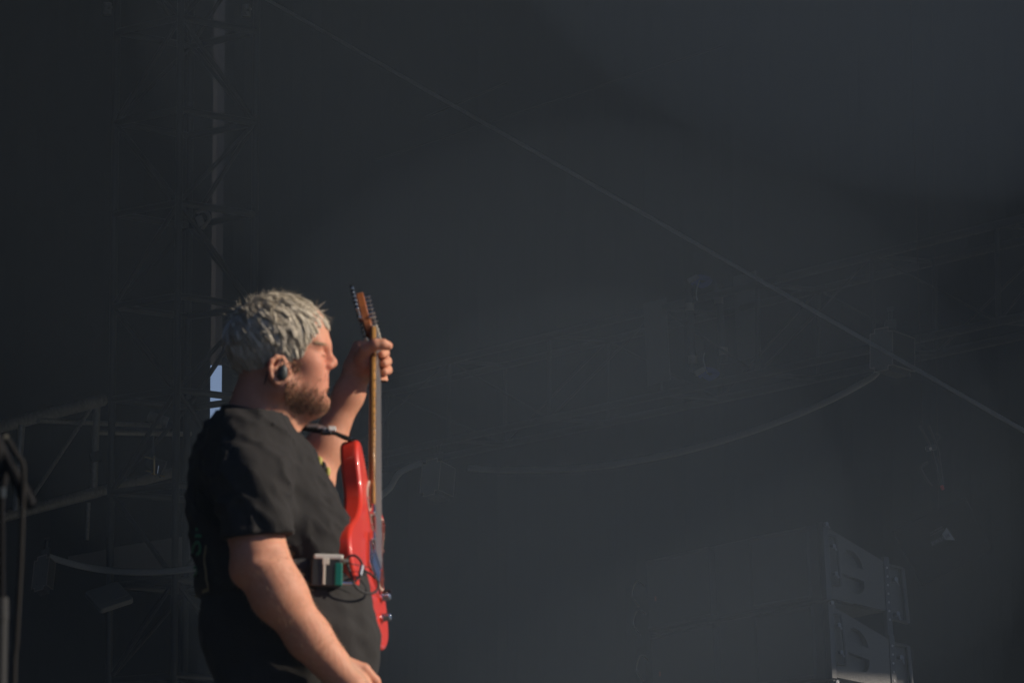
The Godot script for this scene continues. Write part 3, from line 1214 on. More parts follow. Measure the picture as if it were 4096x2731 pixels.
func aerial() -> void:
	# black panel aerial with printed lettering, and its clamp above
	var z := -11.5
	var p := at(3600, 2310, z)
	var s := thing("panel_aerial", p, "black panel aerial with a pale triangle and upside-down lettering beside the line array", "aerial")
	var ang := deg_to_rad(180.0 + 28.0)
	var ax := Vector3(cos(ang), sin(ang), 0)
	var ay := Vector3(-sin(ang), cos(ang), 0)
	var c := at(3740, 2160, z)
	var tr := Transform3D(Basis(ax, ay, Vector3.BACK), c)
	var g := Geo.new()
	g.slab(tr, PackedVector2Array([Vector2(-0.22, -0.11), Vector2(0.15, -0.13), Vector2(0.15, 0.16), Vector2(-0.22, 0.16)]), -0.02, 0.0, 0.004)
	obj("panel_body", g, M.matt_black, s)
	# triangle with its corner cut by the word
	var tri_px := [[3788, 2110], [3822, 2160], [3784, 2159], [3770, 2138]]
	var poly := PackedVector2Array()
	for q in tri_px:
		var l: Vector3 = tr.affine_inverse() * at(q[0], q[1], z)
		poly.append(Vector2(l.x, l.y))
	g = Geo.new()
	g.slab(tr, poly, 0.001, 0.003)
	obj("printed_triangle", g, M.logo, s)
	letters("RF", at(3790, 2143, z), 0.0155, tr, M.matt_black, s, 0.0045)
	letters("VENUE", at(3751, 2163, z), 0.0165, tr, M.logo, s, 0.002)
	letters("Diversity Fin Antenna", at(3751, 2128, z), 0.0055, tr, M.print_grey, s, 0.002)
	letters("470-698 MHz  CE FC", at(3746, 2119, z), 0.0055, tr, M.print_grey, s, 0.002)
	obj("hanger_wire", straight(Vector3(c.x + 0.02, c.y + 0.1, z - 0.012), Vector3(c.x + 0.03, 11.45, z - 0.012), 0.002, 5), M.rubber, s)
	# clamp arm above: a dark folding arm with a red tip
	var a0 := at(3690, 1700, z)
	var a1 := at(3735, 1790, z)
	var a2 := at(3770, 1945, z)
	var cl := thing("folding_arm", a2, "dark folding arm with a red tip hanging above the panel aerial", "arm")
	for e in [[-0.012, 0.006], [0.03, 0.006]]:
		g = Geo.new()
		g.tube([a0 + Vector3(e[0], 0, 0), a1 + Vector3(e[0] * 0.7, 0, 0), a2 + Vector3(e[0] * 0.2, 0, 0)], e[1], 6)
		obj("rail", g, M.rig, cl)
	g = Geo.new()
	g.box(Transform3D(Basis(Vector3.BACK, 0.2), at(3725, 1792, z + 0.02)), Vector3(0.05, 0.022, 0.03), 0.004)
	obj("collar", g, M.rig, cl)
	g = Geo.new()
	g.box(Transform3D(Basis(Vector3.BACK, 0.3), at(3724, 1794, z + 0.04)), Vector3(0.012, 0.012, 0.006), 0.002)
	obj("buckle", g, M.lit_edge_and_fittings, cl)
	g = Geo.new()
	g.box(Transform3D(Basis(Vector3.BACK, 0.3), at(3771, 1950, z + 0.01)), Vector3(0.016, 0.022, 0.016), 0.003)
	obj("tip", g, M.tip_red, cl)
	for e in [[[3745, 1735], [3762, 1745], [3752, 1765]], [[3752, 1800], [3762, 1815], [3745, 1830]], [[3680, 1680], [3690, 1698], [3684, 1708]]]:
		g = Geo.new()
		g.tube(curve([at(e[0][0], e[0][1], z), at(e[1][0], e[1][1], z), at(e[2][0], e[2][1], z)], 5), 0.003, 5)
		obj("wire_loop", g, M.rig, cl)
	g = Geo.new()
	g.tube(curve([at(3715, 1848, z), at(3685, 1868, z), at(3700, 1905, z), at(3728, 1945, z)], 5), 0.007, 6)
	obj("spring_arm", g, M.rig, cl)
	obj("hanger_wire", straight(a0, Vector3(a0.x - 0.1, 11.4, a0.z), 0.003, 5), M.rubber, cl)

func letters(text: String, where: Vector3, high: float, tr: Transform3D, m: Material, parent: Node3D, lift: float) -> void:
	var tm := TextMesh.new()
	tm.text = text
	var f := SystemFont.new()
	f.font_names = PackedStringArray(["Droid Sans"])
	tm.font = f
	tm.font_size = 32
	tm.pixel_size = high / 32.0 * 1.35
	tm.depth = 0.002
	tm.material = m
	var o := MeshInstance3D.new()
	o.name = "lettering"
	o.mesh = tm
	o.transform = Transform3D(tr.basis, where - parent.position + tr.basis.z * lift)
	parent.add_child(o, true)

func mic_stand() -> void:
	var z := 3.4
	var s := thing("microphone_stand", Vector3(at(4, 2000, z).x, DECK, z), "black boom microphone stand close by, with a cable hanging off its boom", "microphone stand")
	var px := at(4, 2000, z).x
	var clutch := at(4, 1800, z)
	obj("lower_pole", straight(Vector3(px, DECK + 0.06, z), at(4, 2400, z), 0.0085, 12), M.stand_grey, s)
	obj("upper_pole", straight(at(4, 2420, z), clutch, 0.0042, 12), M.stand_black, s)
	var g := Geo.new()
	g.tube([at(2, 2480, z), at(2, 2390, z)], 0.0095, 12)
	obj("height_clutch", g, M.stand_grey, s)
	g = Geo.new()
	g.tube([at(9, 1950, z + 0.008), at(9, 1990, z + 0.008)], 0.0038, 10)
	obj("collar", g, M.gilt_dull, s)
	g = Geo.new()
	g.tube(curve([clutch + Vector3(-0.03, 0.03, 0), clutch + Vector3(-0.012, 0.0, 0.004), clutch + Vector3(0.0, -0.022, 0.0), clutch + Vector3(0.002, -0.05, 0)], 4), [0.02, 0.02, 0.02, 0.02, 0.019, 0.018, 0.017, 0.016, 0.013, 0.01, 0.008, 0.006, 0.005].slice(0, 13), 12)
	obj("tilt_joint", g, M.stand_black, s)
	var b0 := at(-900, 60, z - 0.1)
	var b1 := at(100, 1985, z + 0.02)
	obj("boom", straight(b0, at(96, 1975, z + 0.02), 0.0052, 12), M.stand_black, s)
	g = Geo.new()
	var dir := (b1 - b0).normalized()
	g.tube([at(40, 1868, z + 0.016), b1 - dir * 0.004, b1 + dir * 0.010, b1 + dir * 0.016], [0.0072, 0.0098, 0.0098, 0.006], 14)
	obj("boom_grip", g, M.stand_black, s)
	for k in 3:
		var an := TAU * k / 3.0 + 0.4
		obj("leg", straight(Vector3(px, DECK + 0.10, z), Vector3(px + cos(an) * 0.28, DECK + 0.012, z + sin(an) * 0.28), 0.009, 8), M.stand_black, s)
	g = Geo.new()
	g.tube([at(24, 1745, z + 0.03), at(24, 1745, z + 0.036)], 0.003, 8)
	obj("rivet", g, M.gilt_dull, s)
	# cable
	g = Geo.new()
	var path := [at(30, 1760, z + 0.03), at(62, 1815, z + 0.035), at(86, 1850, z + 0.035), at(92, 1900, z + 0.034), at(89, 2000, z + 0.03), at(80, 2250, z + 0.03), at(64, 2550, z + 0.03), at(52, 2850, z + 0.03), Vector3(px + 0.03, DECK + 0.2, z + 0.05), Vector3(px + 0.06, DECK + 0.008, z + 0.1), Vector3(px - 0.3, DECK + 0.008, z + 0.3)]
	g.tube(curve(path, 8), 0.0036, 8)
	obj_tag("microphone_cable", g, M.cable_grey, "dark cable draped over the boom of the microphone stand", "cable")

# ---------------------------------------------------------------- the guitarist

class FleshField extends Field:
	var blotch := FastNoiseLite.new()
	var face := Vector3.ZERO
	func paint(p: Vector3, _n: Vector3) -> Color:
		var f := blotch.get_noise_3dv(p * 55.0)
		var g := blotch.get_noise_3dv(p * 300.0)
		var c := Color(0.56, 0.245, 0.15).lerp(Color(0.62, 0.31, 0.205), 0.5 + 0.5 * f)
		# ruddy cheeks, nose and ear
		var q := (p - face) / Vector3(0.055, 0.06, 0.075)
		var red := clampf(1.0 - q.length() * 0.7, 0.0, 1.0)
		c = c.lerp(Color(0.52, 0.165, 0.115), red * 0.8)
		var spot := blotch.get_noise_3dv(p * 700.0 + Vector3(3, 7, 1))
		return c * (1.0 + 0.10 * g - 0.16 * clampf((spot - 0.35) * 4.0, 0.0, 1.0))

class ShirtField extends Field:
	func bend(p: Vector3, d: float) -> float:
		if absf(d) > 0.03:
			return d
		# soft folds that hang from the shoulder and gather at the waist
		var a := folds.get_noise_3d(p.x * 7.0 + p.y * 5.0, p.y * 3.2 - p.x * 2.0, p.z * 6.0)
		var b := 1.0 - absf(folds.get_noise_3d(p.x * 9.0 + 30.0, p.y * 12.0 + p.x * 8.0, p.z * 6.0)) * 2.2
		b = maxf(b, 0.0) * maxf(b, 0.0) - 0.3
		var c := folds.get_noise_3d(p.x * 34.0, p.y * 20.0 + 9.0, p.z * 30.0)
		d -= a * 0.013 + b * 0.0075 + c * 0.0015
		# open edges: the near cuff, the far cuff and the hem, which hangs lower behind
		if p.z > 0.195 and p.distance_to(cuff_mid) < 0.17:
			return maxf(d, (p - cuff_a).dot(cuff_n))
		if p.z < -0.2:
			return maxf(d, (p - far_mid).dot(far_n) - 0.03)
		return maxf(d, (p - hem_a).dot(hem_n))

	var cuff_mid: Vector3
	var cuff_a: Vector3
	var cuff_n: Vector3
	var far_mid: Vector3
	var far_n: Vector3
	var hem_a: Vector3
	var hem_n: Vector3

class TrouserField extends Field:
	func bend(p: Vector3, d: float) -> float:
		if absf(d) > 0.03:
			return d
		var a := folds.get_noise_3d(p.x * 9.0, p.y * 6.0 + p.x * 5.0, p.z * 8.0)
		var b := folds.get_noise_3d(p.x * 14.0, p.y * 24.0 + p.x * 9.0, p.z * 12.0)
		return d - a * 0.008 - b * 0.004

var shirt_field: Field
var head_field: Field

func head_shape(h: Field) -> void:
	h.ell(at(1106, 1366, 0), Vector3(0.091, 0.083, 0.076), 0.03)
	h.ell(at(1228, 1345, 0), Vector3(0.0425, 0.058, 0.060), 0.03)
	h.ell(at(1190, 1470, 0), Vector3(0.050, 0.092, 0.060), 0.03)
	# cheeks and jaw
	for s in [-1.0, 1.0]:
		h.ell(at(1228, 1492, 0.036 * s), Vector3(0.034, 0.040, 0.026), 0.02)
		h.ell(at(1236, 1452, 0.042 * s), Vector3(0.022, 0.016, 0.018), 0.02)
		h.cap(at(1128, 1545, 0.060 * s), at(1262, 1604, 0.014 * s), 0.017, 0.019, 0.03)
		h.cap(at(1118, 1480, 0.062 * s), at(1128, 1545, 0.060 * s), 0.014, 0.017, 0.03)
		h.cap(at(1296, 1381, 0.006 * s), at(1272, 1376, 0.042 * s), 0.0085, 0.009, 0.018)
	h.ell(at(1235, 1560, 0), Vector3(0.034, 0.042, 0.034), 0.03)
	h.cap(at(1266, 1603, -0.010), at(1266, 1603, 0.010), 0.0185, 0.0185, 0.02)
	# nose
	h.cap(at(1296, 1393, 0), at(1322, 1447, 0), 0.0085, 0.0105, 0.012)
	h.cap(at(1326, 1452, 0), at(1298, 1468, 0), 0.0098, 0.009, 0.010)
	for s in [-1.0, 1.0]:
		h.ell(at(1309, 1464, 0.0125 * s), Vector3(0.012, 0.0085, 0.007), 0.007)
		h.cap(at(1318, 1477, 0.007 * s), at(1308, 1478, 0.008 * s), 0.0032, 0.0032, 0.004, true)
	# eyes: hollows, lids nearly shut
	for s in [-1.0, 1.0]:
		h.ell(at(1308, 1418, 0.030 * s), Vector3(0.017, 0.012, 0.017), 0.012, Basis(), true)
		h.ell(at(1277, 1424, 0.031 * s), Vector3(0.0135, 0.0125, 0.0145), 0.006)
		h.cap(at(1299, 1429, 0.020 * s), at(1290, 1426, 0.044 * s), 0.0022, 0.0016, 0.003, true)
		# naso-labial fold
		h.cap(at(1300, 1474, 0.021 * s), at(1276, 1518, 0.033 * s), 0.0014, 0.0008, 0.010, true)
	# lips
	h.ell(at(1286, 1505, 0), Vector3(0.012, 0.020, 0.024), 0.012)
	h.cap(at(1294, 1524, 0), at(1276, 1530, 0.024), 0.0065, 0.004, 0.006)
	h.cap(at(1294, 1524, 0), at(1276, 1530, -0.024), 0.0065, 0.004, 0.006)
	h.cap(at(1292, 1551, 0), at(1274, 1546, 0.022), 0.0085, 0.004, 0.006)
	h.cap(at(1292, 1551, 0), at(1274, 1546, -0.022), 0.0085, 0.004, 0.006)
	h.cap(at(1309, 1538, 0), at(1282, 1538, 0.022), 0.0018, 0.0010, 0.003, true)
	h.cap(at(1309, 1538, 0), at(1282, 1538, -0.022), 0.0018, 0.0010, 0.003, true)
	h.ell(at(1310, 1576, 0), Vector3(0.008, 0.007, 0.022), 0.012, Basis(), true)
	# neck and throat
	h.cap(at(1076, 1520, 0), at(1020, 1760, 0), 0.060, 0.078, 0.03)
	h.cap(at(1218, 1626, 0), at(1120, 1680, 0), 0.026, 0.040, 0.03)
	for s in [-1.0, 1.0]:
		h.cap(at(1085, 1560, 0.045 * s), at(1158, 1725, 0.018 * s), 0.018, 0.014, 0.02)
	# ears
	for s in [-1.0, 1.0]:
		var e := [[1146, 1452, 0.071], [1128, 1431, 0.078], [1104, 1428, 0.083], [1084, 1444, 0.087], [1078, 1475, 0.088], [1085, 1506, 0.086], [1102, 1530, 0.082], [1126, 1543, 0.078]]
		for k in e.size() - 1:
			h.cap(at(e[k][0], e[k][1], e[k][2] * s), at(e[k + 1][0], e[k + 1][1], e[k + 1][2] * s), 0.0052, 0.0052, 0.004)
		h.ell(at(1113, 1484, 0.071 * s), Vector3(0.019, 0.028, 0.007), 0.006, Basis(Vector3.UP, -0.30 * s))
		h.cap(at(1122, 1448, 0.081 * s), at(1100, 1478, 0.084 * s), 0.0042, 0.005, 0.004)
		h.cap(at(1100, 1478, 0.084 * s), at(1108, 1516, 0.080 * s), 0.005, 0.0045, 0.004)
		h.ell(at(1135, 1538, 0.077 * s), Vector3(0.010, 0.012, 0.0055), 0.005)
		h.ell(at(1154, 1488, 0.073 * s), Vector3(0.006, 0.008, 0.0055), 0.005)
		h.ell(at(1128, 1490, 0.083 * s), Vector3(0.0105, 0.0135, 0.009), 0.004, Basis(), true)

# a hand as palm, four fingers and a thumb; each chain is a list of points and radii
func finger(h: Field, pts: Array, r0: float, r1: float) -> void:
	for k in pts.size() - 1:
		var a := lerpf(r0, r1, float(k) / (pts.size() - 1))
		var b := lerpf(r0, r1, float(k + 1) / (pts.size() - 1))
		h.cap(pts[k], pts[k + 1], a, b, 0.0035)

func box_of(pts: Array, pad: float) -> Array:
	var lo: Vector3 = pts[0]
	var hi: Vector3 = pts[0]
	for p in pts:
		lo = lo.min(p)
		hi = hi.max(p)
	return [lo - Vector3.ONE * pad, hi + Vector3.ONE * pad]

func guitarist() -> void:
	var nz := FastNoiseLite.new()
	nz.seed = 77
	nz.frequency = 1.0
	nz.fractal_octaves = 2
	var feet := Vector3(at(1120, 2500, 0).x, DECK, 0)
	var man := thing("person", feet, "person with bleached hair in black t-shirt and trousers holding up a red guitar's neck", "person")
	var skin := mat(Color(1, 1, 1), 0.6, 0.0, 0.4)
	skin.vertex_color_use_as_albedo = true
	skin.subsurf_scatter_enabled = true
	skin.subsurf_scatter_strength = 0.25
	var body := Geo.new()
	# ---- head and neck
	var h := FleshField.new()
	h.blotch.frequency = 1.0
	h.face = at(1250, 1485, 0)
	head_field = h
	head_shape(h)
	h.plane(at(1020, 1745, 0), Vector3(0, -1, 0))
	h.into(body, at(880, 1765, -0.11), at(1360, 1150, 0.11), 0.0028)
	# ---- arms, one field so that they stay smooth to the wrist
	var arm := FleshField.new()
	arm.blotch.frequency = 1.0
	arm.face = Vector3(0, -50, 0)
	var sh := at(1005, 1930, 0.235)
	var el := at(1032, 2240, 0.285)
	var wr := at(1314, 2645, 0.255)
	arm.cap(sh, at(1022, 2120, 0.262), 0.045, 0.050, 0.03)
	arm.cap(at(1022, 2120, 0.262), el, 0.052, 0.051, 0.03)
	arm.ell(at(1020, 2225, 0.29), Vector3(0.040, 0.045, 0.030), 0.02)
	arm.cap(at(1055, 2262, 0.288), at(1113, 2377, 0.284), 0.052, 0.051, 0.03)
	arm.cap(at(1113, 2377, 0.284), at(1238, 2553, 0.266), 0.051, 0.040, 0.03)
	arm.cap(at(1238, 2553, 0.266), wr, 0.040, 0.031, 0.03)
	arm.ell(at(970, 2290, 0.285), Vector3(0.022, 0.024, 0.03), 0.02)
	arm.cap(at(1140, 2200, 0.335), at(1030, 2232, 0.350), 0.014, 0.004, 0.014, true)
	arm.cap(wr, at(1405, 2745, 0.25), 0.031, 0.034, 0.03)
	arm.into(body, at(880, 2790, 0.12), at(1440, 1760, 0.40), 0.005)
	# near hand hangs below, fingers loosely curled
	var hand := FleshField.new()
	hand.blotch.frequency = 1.0
	hand.face = Vector3(0, -50, 0)
	var hx := (at(1432, 2795, 0.25) - wr).normalized()
	var hz := Vector3(0, 0, 1)
	var hy := hz.cross(hx).normalized()
	var base := wr + hx * 0.02
	hand.cap(wr - hx * 0.03, wr + hx * 0.02, 0.030, 0.028, 0.02)
	hand.ell(base + hx * 0.045 + hy * 0.0, Vector3(0.050, 0.036, 0.016), 0.02, Basis(hx, hy, hz))
	hand.cap(base + hx * 0.01 + hy * 0.018, base + hx * 0.07 + hy * 0.026, 0.016, 0.013, 0.02)
	hand.cap(base + hx * 0.01 - hy * 0.018, base + hx * 0.07 - hy * 0.028, 0.016, 0.012, 0.02)
	var all_pts := [wr - hx * 0.03, base]
	for k in 4:
		var off := 0.030 - 0.020 * k
		var len0: float = [0.040, 0.045, 0.042, 0.033][k]
		var p0 := base + hx * 0.080 + hy * off
		var d1 := (hx - hz * 0.35 - hy * 0.05).normalized()
		var d2 := (hx * 0.6 - hz * 0.8).normalized()
		var d3 := (hx * 0.1 - hz * 1.0).normalized()
		var f := [p0 - hx * 0.015, p0, p0 + d1 * len0, p0 + d1 * len0 + d2 * len0 * 0.62, p0 + d1 * len0 + d2 * len0 * 0.62 + d3 * len0 * 0.45]
		finger(hand, f, 0.0098, 0.0075)
		all_pts += f
	var th := [base + hx * 0.005 + hy * 0.026, base + hx * 0.035 + hy * 0.045 - hz * 0.008, base + hx * 0.065 + hy * 0.048 - hz * 0.022, base + hx * 0.088 + hy * 0.042 - hz * 0.032]
	finger(hand, th, 0.0135, 0.0088)
	all_pts += th
	var bb := box_of(all_pts, 0.03)
	hand.into(body, bb[0], bb[1], 0.0032)
	# ---- far arm, raised to the guitar's neck
	var far := FleshField.new()
	far.blotch.frequency = 1.0
	far.face = Vector3(0, -50, 0)
	var z := HAND_Z
	var fw := at(1432, 1478, z - 0.03)
	var fe := at(1240, 1935, z - 0.02)
	far.cap(at(1040, 1850, -0.22), fe, 0.045, 0.050, 0.03)
	far.cap(fe, at(1300, 1790, z - 0.03), 0.039, 0.038, 0.03)
	far.cap(at(1300, 1790, z - 0.03), at(1395, 1575, z - 0.03), 0.038, 0.028, 0.03)
	far.cap(at(1395, 1575, z - 0.03), fw, 0.029, 0.027, 0.03)
	far.cap(fw, at(1448, 1440, z - 0.02), 0.027, 0.027, 0.02)
	far.into(body, at(940, 2030, z - 0.16), at(1490, 1400, -0.10), 0.005)
	var grip := FleshField.new()
	grip.blotch.frequency = 1.0
	grip.face = Vector3(0, -50, 0)
	grip.cap(at(1408, 1520, z - 0.03), at(1436, 1470, z - 0.028), 0.0275, 0.027, 0.02)
	grip.cap(at(1436, 1470, z - 0.028), at(1452, 1412, z - 0.028), 0.028, 0.024, 0.025)
	grip.ell(at(1462, 1440, z + 0.004), Vector3(0.020, 0.030, 0.020), 0.016, Basis(Vector3.BACK, 0.3))
	grip.ell(at(1460, 1408, z - 0.040), Vector3(0.026, 0.040, 0.020), 0.02)
	# thumb lies over the near edge of the neck
	finger(grip, [at(1448, 1432, z + 0.010), at(1462, 1398, z + 0.026), at(1500, 1378, z + 0.037), at(1530, 1376, z + 0.036), at(1552, 1383, z + 0.030)], 0.0155, 0.0098)
	# fingers come round from the far side on to the strings
	for e in [[1402, 1412, 1542, 0.006], [1436, 1447, 1551, 0.007], [1470, 1482, 1553, 0.006], [1504, 1521, 1535, 0.004]]:
		var y0: float = e[0]
		var y1: float = e[1]
		finger(grip, [at(1462, y0 + 4, z - 0.046), at(1500, y0, z - 0.053), at(e[2] - 2, (y0 + y1) / 2, z - 0.040), at(e[2], y1, z - 0.014), at(e[2] - 16, y1 + 6, z + e[3])], 0.0094, 0.0078)
	grip.into(body, at(1375, 1545, z - 0.09), at(1580, 1340, z + 0.07), 0.003)
	# ---- the rest of the body, under its clothes
	var core := FleshField.new()
	core.blotch.frequency = 1.0
	core.face = Vector3(0, -50, 0)
	core.ell(at(1005, 1940, 0), Vector3(0.085, 0.14, 0.15), 0.06)
	core.ell(at(1095, 2200, 0), Vector3(0.13, 0.20, 0.15), 0.06)
	core.ell(at(1140, 2500, 0), Vector3(0.13, 0.14, 0.15), 0.06)
	for s in [-1.0, 1.0]:
		core.cap(at(1130, 2560, 0.09 * s), at(1120, 3480, 0.11 * s), 0.075, 0.05, 0.05)
		core.cap(at(1120, 3480, 0.11 * s), at(1090, 4480, 0.12 * s), 0.05, 0.04, 0.05)
		core.cap(at(1080, 4640, 0.12 * s), at(1240, 4680, 0.13 * s), 0.035, 0.03, 0.03)
		core.cap(at(1090, 4480, 0.12 * s), at(1080, 4640, 0.12 * s), 0.04, 0.035, 0.03)
	core.into(body, at(760, 4760, -0.24), at(1480, 1680, 0.24), 0.016)
	obj("body", body, skin, man)

	# fine fair hair on the near forearm
	var fuzz := Geo.new()
	var fr := RandomNumberGenerator.new()
	fr.seed = 4
	var flist: PackedInt32Array = arm.every()
	var fdir := (wr - el).normalized()
	for k in 700:
		var f := fr.randf()
		var c := el.lerp(wr, f)
		var an := fr.randf_range(-PI, PI)
		var sd := fdir.cross(Vector3.BACK).normalized()
		var d := sd * cos(an) + Vector3.BACK * sin(an)
		var p := c + d * 0.11
		for q in 24:
			var e: float = arm.value(p, flist)
			if e < 0.0006:
				break
			p -= d * e * 0.8
		var tip := p + (fdir * 0.8 + d * 0.55 + Vector3(fr.randf_range(-0.3, 0.3), fr.randf_range(-0.3, 0.3), fr.randf_range(-0.3, 0.3))).normalized() * fr.randf_range(0.006, 0.013)
		fuzz.tint = Color(0.42, 0.27, 0.15)
		fuzz.tube([p - d * 0.001, tip], [0.00022, 0.00008], 3, false)
	obj("arm_hair", fuzz, skin, man)
	clothes(man, nz)
	hair(man)

func clothes(man: Node3D, nz: FastNoiseLite) -> void:
	var weave := noise_tex(256, 0.35, 41, Color(0.78, 0.78, 0.78), Color(1, 1, 1), 2)
	M.shirt = mat(Color(0.032, 0.030, 0.0295), 0.9, 0.0, 0.3)
	M.shirt.albedo_texture = weave
	M.shirt.uv1_triplanar = true
	M.shirt.uv1_scale = Vector3.ONE * 9.0
	M.shirt.rim_enabled = true
	M.shirt.rim = 0.25
	M.shirt.rim_tint = 0.6
	M.leather = mat(Color(0.010, 0.010, 0.011), 0.7)
	M.trousers = mat(Color(0.042, 0.040, 0.039), 0.88, 0.0, 0.3)
	M.trousers.albedo_texture = weave
	M.trousers.uv1_triplanar = true
	M.trousers.uv1_scale = Vector3.ONE * 7.0
	M.trousers.rim_enabled = true
	M.trousers.rim = 0.2
	# ---- t-shirt
	var t := ShirtField.new()
	t.folds = nz
	t.slack = 0.012
	shirt_field = t
	t.hem_a = at(800, 2432, 0)
	var hd := (at(1420, 2262, 0) - t.hem_a).normalized()
	t.hem_n = Vector3(hd.y, -hd.x, 0)
	t.cuff_a = at(917, 2158, 0.27)
	var cd := (at(1172, 2140, 0.27) - t.cuff_a).normalized()
	t.cuff_n = Vector3(cd.y, -cd.x, 0)
	t.cuff_mid = at(1043, 2150, 0.275)
	t.far_mid = at(1105, 1890, -0.28)
	t.far_n = (at(1200, 1920, -0.36) - t.far_mid).normalized()
	t.ell(at(1050, 1935, 0), Vector3(0.137, 0.170, 0.200), 0.06)
	t.ell(at(970, 1835, 0), Vector3(0.078, 0.140, 0.185), 0.06)
	t.ell(at(1060, 2060, 0), Vector3(0.134, 0.17, 0.185), 0.06)
	t.ell(at(1112, 2200, 0), Vector3(0.152, 0.13, 0.178), 0.06)
	t.ell(at(1272, 2215, 0.075), Vector3(0.058, 0.10, 0.10), 0.05)
	t.ell(at(975, 2260, 0), Vector3(0.083, 0.20, 0.170), 0.06)
	t.cap(at(1000, 1715, -0.15), at(1000, 1715, 0.15), 0.055, 0.055, 0.06)
	t.cap(at(1035, 1690, -0.055), at(1035, 1690, 0.055), 0.060, 0.060, 0.05)
	# sleeves
	t.cap(at(985, 1790, 0.17), at(1012, 1930, 0.243), 0.078, 0.075, 0.05)
	t.cap(at(1012, 1930, 0.243), at(1043, 2230, 0.280), 0.075, 0.0685, 0.03)
	t.cap(at(1000, 1790, -0.17), at(1090, 1880, -0.27), 0.075, 0.072, 0.05)
	t.cap(at(1090, 1880, -0.27), at(1150, 1905, -0.32), 0.070, 0.066, 0.03)
	# the chest slopes down from the neck; neck opening
	t.plane(at(1248, 1812, 0), Vector3(0.82, 0.57, 0), 0.03)
	t.cap(at(1040, 1760, 0), at(1090, 1520, 0), 0.070, 0.078, 0.008, true)
	t.cap(at(1175, 1690, 0), at(1260, 1640, 0), 0.05, 0.07, 0.01, true)
	var g := Geo.new()
	t.into(g, at(720, 2480, -0.42), at(1470, 1600, 0.38), 0.0062)
	obj("tshirt", g, M.shirt, man)
	# collar band
	var ring := []
	for k in 25:
		var an := TAU * k / 24.0
		var c := at(1030, 1668, 0)
		var off := Vector3(cos(an) * 0.073, 0, sin(an) * 0.073)
		ring.append(c + off + Vector3(0, -off.x * 0.26, 0))
	var cg := Geo.new()
	cg.tube(ring, 0.0068, 8, false, 0.6)
	obj("collar", cg, M.shirt, man)
	# ---- trousers
	var r := TrouserField.new()
	r.folds = nz
	r.slack = 0.01
	r.ell(at(1140, 2440, 0), Vector3(0.160, 0.15, 0.182), 0.06)
	r.ell(at(1010, 2500, 0), Vector3(0.088, 0.13, 0.168), 0.06)
	r.ell(at(1300, 2450, 0.05), Vector3(0.090, 0.13, 0.135), 0.06)
	for s in [-1.0, 1.0]:
		r.cap(at(1185, 2580, 0.095 * s), at(1160, 3450, 0.115 * s), 0.118, 0.082, 0.06)
		r.cap(at(1005, 2560, 0.075 * s), at(1080, 2850, 0.1 * s), 0.084, 0.09, 0.06)
		r.cap(at(1330, 2600, 0.075 * s), at(1260, 2950, 0.1 * s), 0.092, 0.09, 0.06)
		r.cap(at(1160, 3450, 0.115 * s), at(1110, 4560, 0.12 * s), 0.082, 0.065, 0.05)
	r.plane(at(1150, 2262, 0), Vector3(-0.10, 1, 0))
	r.plane(at(1110, 4640, 0), Vector3(0, -1, 0))
	g = Geo.new()
	r.into(g, at(740, 2900, -0.26), at(1570, 2230, 0.26), 0.0075)
	r.into(g, at(900, 4680, -0.24), at(1450, 2870, 0.24), 0.016)
	obj("trousers", g, M.trousers, man)
	# belt
	ring = []
	for k in 33:
		var an := TAU * k / 32.0
		var c := at(1118, 2318, 0)
		var off := Vector3(cos(an) * 0.168, 0, sin(an) * 0.196)
		ring.append(c + off + Vector3(0, off.x * 0.10, 0))
	g = Geo.new()
	g.tube(ring, 0.021, 8, false, 0.3)
	obj("belt", g, M.leather, man)
	# shoes
	for s in [-1.0, 1.0]:
		g = Geo.new()
		var sh := Field.new()
		sh.cap(at(1075, 4665, 0.12 * s), at(1230, 4690, 0.135 * s), 0.042, 0.036, 0.03)
		sh.cap(at(1080, 4620, 0.12 * s), at(1075, 4665, 0.12 * s), 0.045, 0.044, 0.03)
		sh.plane(Vector3(0, DECK + 0.001, 0), Vector3(0, -1, 0))
		var b := box_of([at(1075, 4600, 0.12 * s), at(1230, 4700, 0.135 * s)], 0.06)
		b[0].y = DECK - 0.02
		sh.into(g, b[0], b[1], 0.008)
		obj("shoe", g, M.rubber, man)
	shirt_print(man)

# the point of the shirt's surface behind a spot, seen from the near side
func on_shirt(px: float, py: float) -> Vector3:
	var z := 0.36
	var list: PackedInt32Array = shirt_field.every()
	var p := at(px, py, z)
	for k in 80:
		var d: float = shirt_field.value(p, list)
		if d < 0.0012:
			break
		z -= maxf(d * 0.7, 0.001)
		if z < -0.1:
			break
		p = at(px, py, z)
	return p

